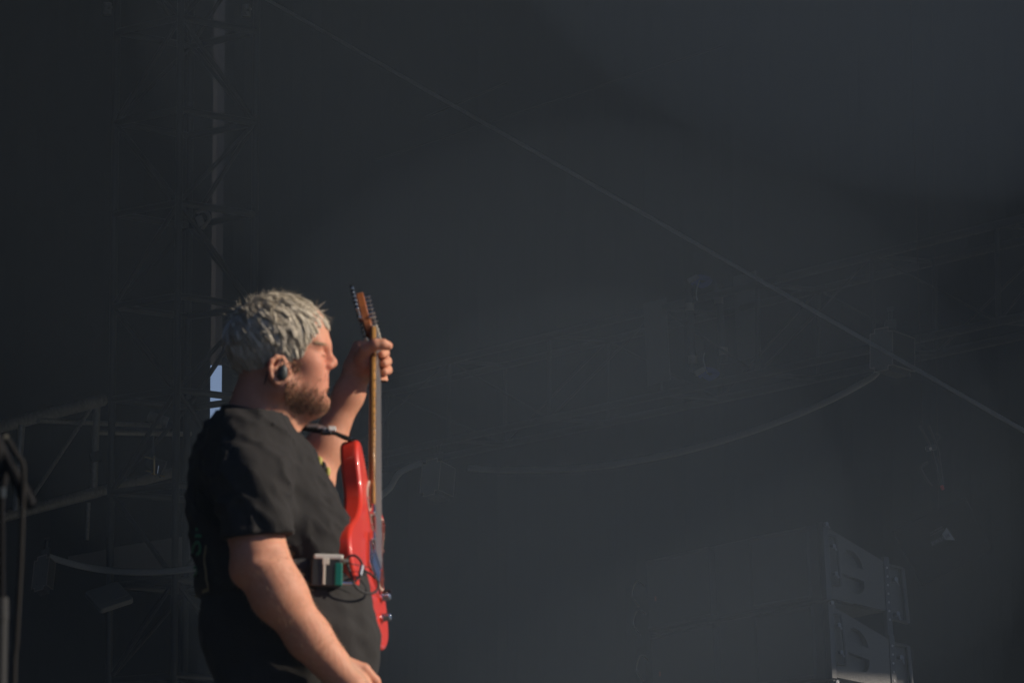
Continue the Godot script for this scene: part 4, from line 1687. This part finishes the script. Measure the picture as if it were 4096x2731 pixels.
func shirt_print(man: Node3D) -> void:
	M.print_green = mat(Color(0.06, 0.27, 0.13), 0.8)
	M.print_sand = mat(Color(0.33, 0.28, 0.16), 0.8)
	var sand := [[827, 2183], [824, 2205], [820, 2228], [821, 2250], [824, 2270], [828, 2295], [828, 2315], [833, 2335], [836, 2358], [815, 2366], [800, 2376], [787, 2386]]
	var path := []
	for q in sand:
		path.append(on_shirt(q[0], q[1]) + Vector3(-0.0022, 0, 0.0028))
	var g := Geo.new()
	g.tube(path, 0.0038, 6, true, 0.4)
	obj("printed_line", g, M.print_sand, man)
	for stroke in [[[785, 2144], [798, 2142], [808, 2146]], [[772, 2212], [776, 2188], [785, 2172], [796, 2168], [803, 2180], [804, 2198], [799, 2212], [790, 2218]], [[787, 2117], [792, 2119]], [[778, 2270], [786, 2268], [790, 2280], [786, 2300], [780, 2300]], [[784, 2330], [794, 2332]]]:
		path = []
		for q in stroke:
			path.append(on_shirt(q[0], q[1]) + Vector3(-0.0022, 0, 0.0028))
		g = Geo.new()
		g.tube(path, 0.0036, 6, true, 0.4)
		obj("printed_letter", g, M.print_green, man)

# ---------------------------------------------------------------- hair

func hair(man: Node3D) -> void:
	var m := mat(Color(1, 1, 1), 0.5, 0.0, 0.5)
	m.vertex_color_use_as_albedo = true
	var g := Geo.new()
	var r := RandomNumberGenerator.new()
	r.seed = 11
	var nz := FastNoiseLite.new()
	nz.seed = 5
	nz.frequency = 1.0
	var c := at(1106, 1366, 0)
	var rad := Vector3(0.0985, 0.090, 0.082)
	var crown := at(960, 1262, 0)
	var list: PackedInt32Array = head_field.every()
	# locks of many strands that run together at the tip; those on top sweep forward, those behind fall
	var made := 0
	var tries := 0
	while made < 1250 and tries < 30000:
		tries += 1
		var d := Vector3(r.randfn(), r.randfn(), r.randfn()).normalized()
		var p := c + d * rad
		var q := to_px(p)
		if not on_scalp(q.x, q.y, absf(p.z)):
			continue
		made += 1
		var fringe := clampf((q.x - 1180.0) / 110.0, 0.0, 1.0)
		var length := lerpf(0.034, 0.060, r.randf()) * (1.0 - 0.2 * fringe)
		var flow := (p - crown).normalized() * 1.2 + Vector3(0.30, -0.50, 0) + Vector3(0, -0.9, 0) * clampf(absf(p.z) / 0.06 - 0.4, 0.0, 1.2)
		flow += Vector3(r.randf_range(-0.55, 0.55), r.randf_range(-0.4, 0.4), r.randf_range(-0.55, 0.55))
		var lift := r.randf_range(0.003, 0.010) * (1.1 if q.y < 1310 else 0.75)
		var kick := r.randf_range(-0.002, 0.004)
		var tone := r.randf_range(0.3, 1.0)
		var swirl := Vector3(r.randf_range(-0.16, 0.16), r.randf_range(-0.14, 0.02), r.randf_range(-0.16, 0.16))
		# spine of the lock
		var steps := 6
		var spine := []
		var ups := []
		var pos := p
		for s in steps + 1:
			var e := (pos - c) / rad
			var nrm := (e / rad).normalized()
			var here := c + e.normalized() * rad
			var hq := to_px(here)
			if s > 2 and not on_scalp(hq.x, hq.y - 46.0, absf(here.z)):
				break
			var k := float(s) / steps
			spine.append(here + nrm * (lift * sin(minf(k * 2.0, 1.57)) + kick * k * k + 0.005 * k * fringe))
			ups.append(nrm)
			var t := (flow - nrm * flow.dot(nrm)).normalized()
			pos = here + t * length / steps
			flow += swirl
		var count := r.randi_range(16, 26)
		for m2 in count:
			var spread := r.randf_range(-1.0, 1.0) * 0.0050
			var depth := r.randf_range(-0.0035, 0.0015)
			var pinch := r.randf_range(0.3, 0.8)
			var cut := r.randf_range(0.75, 1.0)
			var path := []
			var thin := []
			for s in spine.size():
				var k := float(s) / maxf(spine.size() - 1, 1)
				var along: Vector3 = (spine[mini(s + 1, spine.size() - 1)] - spine[maxi(s - 1, 0)]).normalized()
				var across := along.cross(ups[s]).normalized()
				var w := lerpf(1.0, pinch, k * k)
				var pt: Vector3 = spine[s] + across * spread * w + ups[s] * depth * w
				if s == spine.size() - 1:
					pt = spine[s - 1].lerp(pt, cut)
				path.append(pt)
				thin.append(0.0007 * sin(PI * (0.25 + 0.72 * k)) + 0.0001)
			var mix := clampf(tone + r.randf_range(-0.35, 0.35), 0.0, 1.0)
			g.tint = Color(0.44, 0.375, 0.27).lerp(Color(0.88, 0.81, 0.68), mix)
			g.tube(path, thin, 3, false)
	# loose single hairs standing off the locks
	for k2 in 700:
		var d := Vector3(r.randfn(), r.randfn() + 0.5, r.randfn()).normalized()
		var p := c + d * rad
		var q := to_px(p)
		if not on_scalp(q.x, q.y, absf(p.z)):
			continue
		var t := Vector3(r.randf_range(-0.4, 0.9), r.randf_range(-0.6, 0.5), r.randf_range(-0.6, 0.6))
		t = (t - d * t.dot(d) * 0.7).normalized()
		g.tint = Color(0.44, 0.375, 0.27).lerp(Color(0.88, 0.81, 0.68), r.randf())
		g.tube([p + d * 0.004, p + d * 0.011 + t * 0.010, p + d * r.randf_range(0.010, 0.019) + t * 0.024], [0.0004, 0.0004, 0.0001], 3, false)
	# a mat of underhair so that no scalp shows
	g.tint = Color(0.66, 0.59, 0.475)
	var rows := 40
	var cols := 60
	var ids := {}
	for a in rows + 1:
		for b in cols:
			var th := PI * a / rows
			var ph := TAU * b / cols
			var d := Vector3(sin(th) * cos(ph), cos(th), sin(th) * sin(ph))
			ids[a * cols + b] = g.vert(c + d * rad * 0.995, d)
	for a in rows:
		for b in cols:
			var i0: int = ids[a * cols + b]
			var i1: int = ids[a * cols + (b + 1) % cols]
			var i2: int = ids[(a + 1) * cols + (b + 1) % cols]
			var i3: int = ids[(a + 1) * cols + b]
			var q := to_px((g.v[i0] + g.v[i2]) / 2.0)
			if on_scalp(q.x + 6, q.y + 8, absf(g.v[i0].z)):
				g.quad(i0, i1, i2, i3)
	obj("hair", g, m, man)
	# beard, moustache and brows: short fibres rooted on the face
	g = Geo.new()
	made = 0
	tries = 0
	while made < 1500 and tries < 30000:
		tries += 1
		var px := r.randf_range(1118, 1318)
		var py := r.randf_range(1440, 1668)
		var keep := beard_at(px, py)
		if r.randf() > keep:
			continue
		var p := on_face(px, py, 1.0 if r.randf() < 0.8 else -1.0)
		if p.z == 99.0:
			continue
		made += 1
		var dir := Vector3(0.25, -0.9, 0.45 * signf(p.z)) + Vector3(r.randf_range(-0.5, 0.5), r.randf_range(-0.3, 0.3), r.randf_range(-0.3, 0.6) * signf(p.z))
		dir = dir.normalized() * r.randf_range(0.005, 0.011)
		g.tint = Color(0.09, 0.05, 0.028).lerp(Color(0.36, 0.20, 0.10), r.randf())
		g.tube([p - dir * 0.2, p + dir * 0.5 + Vector3(0, 0, 0.0015 * signf(p.z)), p + dir], [0.00036, 0.0003, 0.0001], 3, false)
	obj("beard", g, m, man)
	g = Geo.new()
	for k in 70:
		var f := r.randf()
		var p := on_face(lerpf(1305, 1262, f), lerpf(1379, 1370, f) + r.randf_range(-6, 6), 1.0)
		if p.z == 99.0:
			continue
		var dir := Vector3(-0.7, 0.25, 0.3).normalized() * 0.007
		g.tint = Color(0.34, 0.21, 0.12)
		g.tube([p - dir * 0.2, p + dir + Vector3(0, 0, 0.001)], [0.0006, 0.0002], 3, false)
	obj("eyebrow", g, m, man)

func to_px(p: Vector3) -> Vector2:
	var d := (p - CAM).rotated(Vector3.RIGHT, -deg_to_rad(PITCH))
	return Vector2(2048.0 + FOCAL * d.x / -d.z, 1365.5 - FOCAL * d.y / -d.z)

# whether hair grows at this height and depth of the head
func on_scalp(px: float, py: float, z: float) -> bool:
	if z < 0.035:
		# middle of the head: from the fringe over the top to the nape
		return py < 1284.0 + (px - 1300.0) * 0.2 or px < 1010.0 and py < 1545.0
	if px < 1060.0:
		return py < 1535.0
	if px < 1165.0:
		return py < 1405.0
	if px < 1205.0:
		return py < 1390.0
	return py < 1375.0 - (px - 1205.0) * 1.45

func beard_at(px: float, py: float) -> float:
	# sideburn, jaw, chin and moustache
	var jaw := 1500.0 + (px - 1150.0) * 0.62 - maxf(0.0, px - 1250.0) * 0.5
	var d := 0.0
	if px < 1205.0 and px > 1150.0 and py > 1440.0:
		d = 0.55
	if py > jaw - 25.0 and px > 1140.0:
		d = clampf((py - jaw + 25.0) / 70.0, 0.08, 1.0)
	if px > 1268.0 and py > 1488.0 and py < 1522.0:
		d = 0.04
	if px > 1272.0 and py > 1522.0 and py < 1560.0:
		d *= 0.15
	var under := 1655.0 - maxf(0.0, 1180.0 - px) * 1.3
	if py > under:
		d *= 0.15
	return d

func on_face(px: float, py: float, side: float) -> Vector3:
	var list: PackedInt32Array = head_field.every()
	var z := 0.11
	for k in 60:
		var p := at(px, py, z * side)
		var d: float = head_field.value(p, list)
		if d < 0.0008:
			return p
		z -= maxf(d * 0.8, 0.0006)
		if z < 0.0:
			break
	return Vector3(0, 0, 99.0)

const HAND_Z := -0.425

# ---------------------------------------------------------------- the guitar

func flat_on(t: Transform3D, pts: Array, per: int) -> PackedVector2Array:
	return curve2(pts, per)

func guitar() -> void:
	var red := mat(Color(0.66, 0.040, 0.020), 0.40, 0.0, 0.4)
	red.clearcoat_enabled = true
	red.clearcoat = 0.6
	red.clearcoat_roughness = 0.06
	M.maple = mat(Color(0.78, 0.40, 0.11), 0.3)
	M.maple.clearcoat_enabled = true
	M.maple.clearcoat = 0.5
	M.maple.clearcoat_roughness = 0.1
	M.maple.albedo_texture = noise_tex(128, 0.10, 51, Color(0.72, 0.72, 0.72), Color(1, 1, 1), 3, 0.12)
	M.maple.uv1_triplanar = true
	M.maple.uv1_scale = Vector3.ONE * 6.0
	M.head_wood = mat(Color(0.34, 0.11, 0.035), 0.3)
	M.tortoise = mat(Color(1, 1, 1), 0.15)
	M.tortoise.albedo_texture = noise_tex(128, 0.06, 52, Color(0.06, 0.012, 0.01).linear_to_srgb(), Color(0.30, 0.06, 0.03).linear_to_srgb(), 3)
	M.tortoise.uv1_triplanar = true
	M.tortoise.uv1_scale = Vector3.ONE * 7.0
	M.ivory = mat(Color(0.70, 0.64, 0.52), 0.4)
	M.black_plastic = mat(Color(0.012, 0.012, 0.012), 0.3)
	M.string = mat(Color(0.62, 0.60, 0.56), 0.3, 1.0)

	var o := at(1487, 2235, GUITAR_Z)
	var nut := at(1490, 1336, GUITAR_Z - 0.41)
	var v := (nut - o).normalized()
	var scale_len := o.distance_to(nut)
	var side := (Vector3(0, v.z * -1.0, v.y)).normalized()
	side = (side - v * side.dot(v)).normalized()
	var fwd := v.cross(side).normalized()
	if fwd.x < 0:
		fwd = -fwd
	var th := asin(0.21)
	var n := (fwd * cos(th) + side * sin(th)).normalized()
	var w := (side * cos(th) - fwd * sin(th)).normalized()
	# face frame: x across towards the bass side, y up the neck, z out of the face
	var F := Transform3D(Basis(w, v, n), o)
	var s := thing("electric_guitar", o + v * -0.19, "glossy red twelve-string electric guitar held upright by its neck", "guitar")
	var outline := [
		[0.028, 0.195], [0.045, 0.205], [0.070, 0.225], [0.095, 0.238], [0.115, 0.232], [0.125, 0.21], [0.122, 0.18], [0.108, 0.15],
		[0.092, 0.12], [0.088, 0.09], [0.095, 0.055], [0.115, 0.015], [0.143, -0.025], [0.168, -0.062], [0.180, -0.10], [0.172, -0.135],
		[0.145, -0.162], [0.10, -0.182], [0.04, -0.194], [-0.02, -0.192], [-0.08, -0.174], [-0.122, -0.143], [-0.147, -0.105], [-0.153, -0.07],
		[-0.142, -0.03], [-0.12, 0.005], [-0.102, 0.04], [-0.095, 0.08], [-0.10, 0.12], [-0.112, 0.155], [-0.118, 0.19], [-0.11, 0.213],
		[-0.092, 0.218], [-0.07, 0.203], [-0.05, 0.18], [-0.035, 0.168], [-0.028, 0.172]]
	var pts := []
	for q in outline:
		pts.append(Vector2(q[0], q[1]))
	var g := Geo.new()
	g.slab(F, curve2(pts, 5), -0.040, 0.0, 0.009)
	obj("body", g, red, s)
	# pickguard: white under-layer showing as a line, tortoiseshell on top
	var pg := []
	for q in [[0.030, 0.190], [0.044, 0.172], [0.052, 0.145], [0.046, 0.118], [0.024, 0.094], [0.0, 0.07], [-0.02, 0.035], [-0.036, -0.005], [-0.058, -0.022], [-0.085, -0.012], [-0.09, 0.03], [-0.082, 0.08], [-0.09, 0.125], [-0.100, 0.165], [-0.098, 0.19], [-0.075, 0.185], [-0.052, 0.16], [-0.032, 0.15], [-0.026, 0.17]]:
		pg.append(Vector2(q[0], q[1]))
	var pgs := curve2(pg, 4)
	g = Geo.new()
	g.slab(F, pgs, 0.0002, 0.0030)
	var guard := obj("pickguard", g, M.ivory, s)
	var mid := Vector2(-0.03, 0.085)
	var inner := PackedVector2Array()
	for q in Geometry2D.offset_polygon(pgs, -0.0040)[0]:
		inner.append(q)
	g = Geo.new()
	g.slab(F, inner, 0.0026, 0.0040)
	obj("tortoiseshell_layer", g, M.tortoise, guard)
	for q in [[0.046, 0.16], [0.047, 0.128], [0.012, 0.085], [-0.085, 0.10], [-0.083, 0.02], [-0.093, 0.18]]:
		g = Geo.new()
		var p: Vector3 = F * Vector3(q[0], q[1], 0.004)
		g.tube([p, p + n * 0.0016, p + n * 0.0022], [0.0032, 0.0030, 0.0012], 8)
		obj("screw", g, M.chrome, guard)
	# pickups, split in halves, in chrome covers
	for q in [[0.016, 0.112], [-0.018, 0.092], [0.016, 0.036], [-0.018, 0.020]]:
		g = Geo.new()
		g.box(Transform3D(F.basis, F * Vector3(q[0], q[1], 0.0075)), Vector3(0.036, 0.026, 0.012), 0.003)
		var pk := obj("pickup", g, M.chrome, s)
		g = Geo.new()
		for k in 3:
			var p: Vector3 = F * Vector3(q[0] + (k - 1) * 0.010, q[1], 0.0135)
			g.tube([p, p + n * 0.0015], 0.0025, 6)
		obj("pole_pieces", g, M.steel, pk)
	# bridge: plate and twelve saddles
	g = Geo.new()
	g.box(Transform3D(F.basis, F * Vector3(0, -0.016, 0.0035)), Vector3(0.080, 0.062, 0.006), 0.002)
	var bridge := obj("bridge", g, M.chrome, s)
	for k in 12:
		var x := (k - 5.5) * 0.0052
		g = Geo.new()
		var p: Vector3 = F * Vector3(x, -0.002 - 0.006 * (k % 2), 0.0115)
		g.tube([p - v * 0.004, p + v * 0.004], 0.0026, 8)
		obj("saddle", g, M.chrome, bridge)
		g = Geo.new()
		var p2: Vector3 = F * Vector3(x, -0.040, 0.008)
		g.tube([p2, F * Vector3(x, -0.010, 0.0105)], 0.0012, 6)
		obj("saddle_screw", g, M.chrome, bridge)
	# knobs, switch, jack
	for q in [[-0.075, -0.040], [-0.080, -0.092]]:
		g = Geo.new()
		var p: Vector3 = F * Vector3(q[0], q[1], 0.001)
		var B := Basis(w, n, w.cross(n).normalized())
		g.lathe(Transform3D(B, p), [[0.0, 0.0], [0.0095, 0.0], [0.0095, 0.004], [0.0082, 0.006], [0.0085, 0.017], [0.0078, 0.0195], [0.006, 0.0205], [0.0, 0.0207]], 20)
		obj("knob", g, M.chrome, s)
	g = Geo.new()
	var sp: Vector3 = F * Vector3(-0.09, -0.012, 0.002)
	g.tube([sp, sp + n * 0.012, sp + n * 0.017], [0.0045, 0.0035, 0.0045], 10)
	obj("selector_switch", g, M.black_plastic, s)
	g = Geo.new()
	var jp: Vector3 = F * Vector3(-0.045, -0.055, 0.0)
	g.tube([jp, jp + n * 0.006], 0.008, 12)
	obj("jack", g, M.chrome, s)
	# neck: rounded back with a fretboard of its own
	var n0 := 0.128
	g = Geo.new()
	g.mirrored = F.basis.determinant() < 0.0
	var rows := []
	var segs := 10
	for k in segs + 1:
		var f := float(k) / segs
		var y := lerpf(n0, scale_len + 0.006, f)
		var half := lerpf(0.027, 0.0212, f)
		var thick := lerpf(0.0105, 0.0085, f)
		var row := []
		for a in 13:
			var an := PI * a / 12.0
			var q := Vector3(cos(an) * half, y, 0.004 - sin(an) * thick)
			var nn := (w * cos(an) / half - n * sin(an) / thick).normalized()
			row.append(g.vert(F * q, nn))
		rows.append(row)
	for k in segs:
		for a in 12:
			g.quad(rows[k][a], rows[k][a + 1], rows[k + 1][a + 1], rows[k + 1][a])
	var neck := obj("neck", g, M.head_wood, s)
	g = Geo.new()
	var taper := PackedVector2Array([Vector2(-0.0272, n0), Vector2(0.0272, n0), Vector2(0.0213, scale_len), Vector2(-0.0213, scale_len)])
	g.slab(F, taper, 0.004, 0.0105, 0.0012)
	obj("fretboard", g, M.maple, neck)
	var d := scale_len
	for k in 21:
		d /= pow(2.0, 1.0 / 12.0)
		if d < n0 + 0.003:
			break
		var half := lerpf(0.0272, 0.0213, (d - n0) / (scale_len - n0)) + 0.0006
		g = Geo.new()
		g.tube([F * Vector3(-half, d, 0.0103), F * Vector3(half, d, 0.0103)], 0.0014, 8)
		obj("fret", g, M.chrome, neck)
	g = Geo.new()
	g.box(Transform3D(F.basis, F * Vector3(0, scale_len + 0.002, 0.0095)), Vector3(0.043, 0.004, 0.010), 0.001)
	obj("nut", g, M.ivory, neck)
	# headstock leans back from the nut
	var tip := at(1452, 1222, GUITAR_Z - 0.49)
	var h0: Vector3 = F * Vector3(0, scale_len + 0.004, -0.006)
	var hv := (tip - h0).normalized()
	var hn := (n - hv * n.dot(hv)).normalized()
	var hw := hv.cross(hn).normalized()
	if hw.dot(w) < 0:
		hw = -hw
	var H := Transform3D(Basis(hw, hv, hn), h0)
	var hl := h0.distance_to(tip)
	var hs := []
	for q in [[0.022, -0.004], [0.024, 0.02], [0.038, 0.045], [0.040, 0.5 * hl], [0.041, hl * 0.85], [0.034, hl * 0.98], [0.0, hl * 1.0], [-0.03, hl * 0.98], [-0.040, hl * 0.85], [-0.039, hl * 0.5], [-0.037, 0.045], [-0.024, 0.02], [-0.022, -0.004]]:
		hs.append(Vector2(q[0], q[1]))
	g = Geo.new()
	g.slab(H, curve2(hs, 3), -0.007, 0.0075, 0.002)
	var stock := obj("headstock", g, M.head_wood, s)
	for k in 6:
		for sd in [-1.0, 1.0]:
			var y: float = hl * (0.22 + 0.145 * k)
			var x: float = 0.024 * sd
			g = Geo.new()
			var p: Vector3 = H * Vector3(x, y, 0.0075)
			g.tube([p, p + hn * 0.002, p + hn * 0.0022, p + hn * 0.013, p + hn * 0.014], [0.0055, 0.0055, 0.0030, 0.0030, 0.0026], 10)
			obj("string_post", g, M.chrome, stock)
			g = Geo.new()
			var p3: Vector3 = H * Vector3(x * 1.15, y, -0.0125)
			g.box(Transform3D(H.basis, p3), Vector3(0.017, 0.014, 0.010), 0.003)
			g.tube([p3, H * Vector3(0.050 * sd, y, -0.0125)], 0.0025, 8)
			g.box(Transform3D(H.basis, H * Vector3(0.056 * sd, y, -0.0125)), Vector3(0.012, 0.014, 0.009), 0.0035)
			obj("tuning_machine", g, M.chrome, stock)
	# strings
	for k in 12:
		var x := (k - 5.5) * 0.0049
		g = Geo.new()
		var top: Vector3 = F * Vector3((k - 5.5) * 0.0033, scale_len + 0.002, 0.0126)
		var sd := 1.0 if k >= 6 else -1.0
		var post: Vector3 = H * Vector3(0.022 * sd, hl * (0.22 + 0.145 * (11 - k if k >= 6 else k)), 0.017)
		g.tube([F * Vector3(x, -0.004, 0.0140), top, post], 0.0006 if k % 2 else 0.0009, 5)
		obj("string", g, M.string, s)
	# strap buttons
	for q in [[0.105, 0.236], [0.03, -0.193]]:
		g = Geo.new()
		var p: Vector3 = F * Vector3(q[0], q[1], -0.02)
		var dd: Vector3 = F.basis * Vector3(0.2, 1.0 if q[1] > 0 else -1.0, 0).normalized()
		g.tube([p - dd * 0.004, p + dd * 0.004, p + dd * 0.009, p + dd * 0.011], [0.004, 0.003, 0.006, 0.005], 10)
		obj("strap_button", g, M.chrome, s)
	guitar_frame = F

var guitar_frame: Transform3D
const GUITAR_Z := -0.06

# a flat woven band that follows its points; normals give the way its face looks
func band(pts: Array, faces: Array, wide: float, thick: float) -> Geo:
	var g := Geo.new()
	var rows := []
	var n := pts.size()
	for k in n:
		var t: Vector3 = (pts[mini(k + 1, n - 1)] - pts[maxi(k - 1, 0)]).normalized()
		var f: Vector3 = faces[k]
		f = (f - t * f.dot(t)).normalized()
		var a := t.cross(f)
		var p: Vector3 = pts[k]
		var row := []
		for q in [[-1, 1, f], [1, 1, f], [1, 1, a], [1, -1, a], [1, -1, -f], [-1, -1, -f], [-1, -1, -a], [-1, 1, -a]]:
			row.append(g.vert(p + a * wide * 0.5 * q[0] + f * thick * 0.5 * q[1], q[2]))
		rows.append(row)
	for k in n - 1:
		for e in [0, 2, 4, 6]:
			g.quad(rows[k][e], rows[k + 1][e], rows[k + 1][e + 1], rows[k][e + 1])
			g.quad(rows[k][e], rows[k][e + 1], rows[k + 1][e + 1], rows[k + 1][e])
	return g

func blend(pts: Array, per: int) -> Array:
	return curve(pts, per)

func worn_gear() -> void:
	M.webbing = mat(Color(0.012, 0.012, 0.013), 0.8)
	var F := guitar_frame
	# strap: from the horn over the far shoulder, down the back and round the waist
	var horn: Vector3 = F * Vector3(0.106, 0.243, -0.020)
	var pts := [horn, at(1330, 1728, -0.05), at(1250, 1714, -0.045), at(1165, 1700, -0.05), at(1080, 1668, -0.09), at(980, 1655, -0.12), at(880, 1690, -0.11), at(800, 1800, -0.07), at(782, 1930, 0.04), at(806, 2010, 0.14), at(880, 2080, 0.205), at(980, 2160, 0.212), at(1090, 2260, 0.212), at(1180, 2320, 0.208), at(1260, 2352, 0.195), at(1390, 2400, 0.16), at(1450, 2450, 0.12)]
	var fc := [Vector3(0.1, 1, 0.55), Vector3(0.1, 1, 0.5), Vector3(0.1, 1, 0.5), Vector3(0.2, 1, 0.4), Vector3(0.2, 1, 0.1), Vector3(-0.2, 1, 0.0), Vector3(-0.7, 0.7, 0), Vector3(-1, 0.3, 0), Vector3(-1, 0, 0.2), Vector3(-0.9, 0, 0.5), Vector3(-0.4, 0, 1), Vector3(0, 0, 1), Vector3(0.1, 0, 1), Vector3(0.2, 0, 1), Vector3(0.4, 0, 1), Vector3(0.7, 0, 1), Vector3(0.8, 0, 0.8)]
	var strap := thing("guitar_strap", horn, "black guitar strap with silver buckle from the guitar's horn to the shoulder", "strap")
	obj("webbing", band(curve(pts, 6), curve(fc, 6), 0.030, 0.006), M.webbing, strap)
	var g := Geo.new()
	var b := at(1327, 1716, -0.03)
	g.box(frame(b, Vector3(0.25, 0.55, 0.8)), Vector3(0.017, 0.012, 0.008), 0.002)
	obj("buckle", g, M.chrome_bright, strap)
	for e in [[1250, 1702, 0.026], [1280, 1709, 0.013], [1296, 1713, 0.008]]:
		g = Geo.new()
		g.box(frame(at(e[0], e[1], -0.028), Vector3(0.2, 0.6, 0.8)), Vector3(e[2], 0.009, 0.006), 0.002)
		obj("slider", g, M.steel, strap)
	g = Geo.new()
	g.box(frame(at(1303, 1726, -0.03), Vector3(0.2, 0.4, 0.9)), Vector3(0.022, 0.014, 0.012), 0.003)
	obj("clip", g, M.black_plastic, strap)
	# twisted cord on the far side of the chest
	var cord := thing("twisted_cord", at(1290, 1880, -0.16), "yellow and black twisted cord at the edge of the chest", "cord")
	var c0 := at(1252, 1822, -0.17)
	var c1 := at(1312, 1898, -0.17)
	var dir := (c1 - c0).normalized()
	var a1 := dir.cross(Vector3.BACK).normalized()
	var a2 := dir.cross(a1)
	for k in 2:
		var path := []
		for q in 41:
			var l := c0.distance_to(c1) * q / 40.0
			var an := TAU * l / 0.028 + PI * k
			path.append(c0 + dir * l + (a1 * cos(an) + a2 * sin(an)) * 0.0055)
		g = Geo.new()
		g.tube(path, 0.0058, 6)
		obj("strand", g, M.cord_yellow if k == 0 else M.webbing, cord)
	# in-ear monitor and its lead
	var ear := thing("earphone", at(1128, 1492, 0.084), "dark grey in-ear monitor in the person's ear", "earphone")
	g = Geo.new()
	var e1 := Field.new()
	e1.ell(at(1127, 1494, 0.083), Vector3(0.012, 0.0145, 0.009), 0.006)
	e1.ell(at(1133, 1474, 0.084), Vector3(0.006, 0.008, 0.006), 0.006)
	var bx := box_of([at(1127, 1494, 0.083)], 0.026)
	e1.into(g, bx[0], bx[1], 0.002)
	obj("shell", g, M.iem, ear)
	g = Geo.new()
	g.tube(curve([at(1134, 1468, 0.088), at(1132, 1440, 0.084), at(1105, 1418, 0.078), at(1072, 1440, 0.076), at(1066, 1500, 0.074), at(1040, 1570, 0.062), at(960, 1640, 0.05)], 6), 0.0014, 5)
	obj("lead", g, M.rubber, ear)
	# transmitter pack on the belt
	var pk := thing("transmitter_pack", at(1305, 2345, 0.21), "black and silver wireless transmitter pack with a green end worn on the belt", "transmitter")
	var pz := 0.195
	var pc := at(1302, 2290, pz)
	var tilt := Basis(Vector3.BACK, -0.02) * Basis(Vector3.UP, 0.10)
	g = Geo.new()
	g.box(Transform3D(tilt, pc), Vector3(0.060, 0.058, 0.030), 0.004)
	obj("case", g, M.pack_black, pk)
	g = Geo.new()
	g.box(Transform3D(tilt, pc + tilt * Vector3(0.004, 0.0305, 0.0)), Vector3(0.058, 0.010, 0.032), 0.003)
	obj("top_plate", g, M.pack_silver, pk)
	g = Geo.new()
	g.box(Transform3D(tilt, pc + tilt * Vector3(0.0245, -0.004, 0.0)), Vector3(0.016, 0.046, 0.033), 0.003)
	obj("end_cap", g, M.pack_green, pk)
	g = Geo.new()
	g.box(Transform3D(tilt, pc + tilt * Vector3(-0.004, 0.0, 0.0165)), Vector3(0.0045, 0.050, 0.002), 0.0008)
	g.box(Transform3D(tilt, pc + tilt * Vector3(-0.001, 0.021, 0.0165)), Vector3(0.013, 0.013, 0.0022), 0.0008)
	obj("label_strip", g, M.pack_white, pk)
	g = Geo.new()
	g.tube([pc + tilt * Vector3(0.033, 0.023, 0.006), pc + tilt * Vector3(0.045, 0.0225, 0.006)], 0.0052, 10)
	obj("plug", g, M.gilt_dull, pk)
	g = Geo.new()
	g.tube([pc + tilt * Vector3(0.033, -0.0205, 0.006), pc + tilt * Vector3(0.052, -0.0205, 0.006), pc + tilt * Vector3(0.058, -0.021, 0.006)], [0.0036, 0.0030, 0.002], 8)
	obj("lower_plug", g, M.chrome, pk)
	# instrument lead: loops from the pack to the guitar's jack
	var jack: Vector3 = F * Vector3(-0.045, -0.055, 0.008)
	g = Geo.new()
	var lead := [at(1420, 2325, 0.205), at(1440, 2300, 0.20), at(1450, 2270, 0.195), at(1440, 2240, 0.19), at(1418, 2222, 0.19), at(1396, 2226, 0.19), at(1388, 2250, 0.19), at(1404, 2300, 0.195), at(1418, 2340, 0.195), at(1450, 2368, 0.18), at(1490, 2372, 0.15), at(1512, 2350, 0.12), at(1508, 2320, 0.10), at(1480, 2295, 0.12), at(1452, 2280, 0.16)]
	g.tube(curve(lead, 6), 0.0026, 6)
	obj_tag("instrument_lead", g, M.rubber, "thin black lead looping from the transmitter pack to the guitar", "cable")
	g = Geo.new()
	g.tube(curve([at(1384, 2252, 0.205), at(1420, 2258, 0.2), at(1460, 2266, 0.14), at(1490, 2282, 0.08), jack], 6), 0.0012, 5)
	obj_tag("aerial_wire", g, M.rubber, "hair-thin wire from the transmitter pack's gold plug across the red guitar", "wire")
	g = Geo.new()
	g.tube([at(1448, 2262, 0.20), at(1440, 2300, 0.205)], 0.0042, 8)
	obj_tag("cable_splice", g, M.steel, "small silver sleeve on the looping black lead", "connector")

# ---------------------------------------------------------------- stage smoke

func haze() -> void:
	smoke(Vector3(-2.0, 6.0, -13.2), Vector3(11, 9.3, 26.0), 0.004, RenderingServer.FOG_VOLUME_SHAPE_BOX, "thin even haze filling the stage")
	smoke(Vector3(0.3, 3.3, 4.6), Vector3(5.0, 6.4, 7.6), 0.0011, RenderingServer.FOG_VOLUME_SHAPE_BOX, "faint sunlit haze drifting off the stage front", Color(0.74, 0.87, 1.0))
	puff(Vector3(0.25, 4.5, -2.7), Vector3(4.2, 4.4, 4.4), 0.023, "the wide bank of smoke behind the guitarist")
	puff(Vector3(1.35, 5.3, -2.8), Vector3(3.4, 3.0, 4.2), 0.042, "the bluish smoke above the truss", Color(0.74, 0.85, 1.0))
	puff(Vector3(0.22, 2.8, -2.6), Vector3(2.2, 2.2, 3.6), 0.028, "the low smoke behind the guitar")
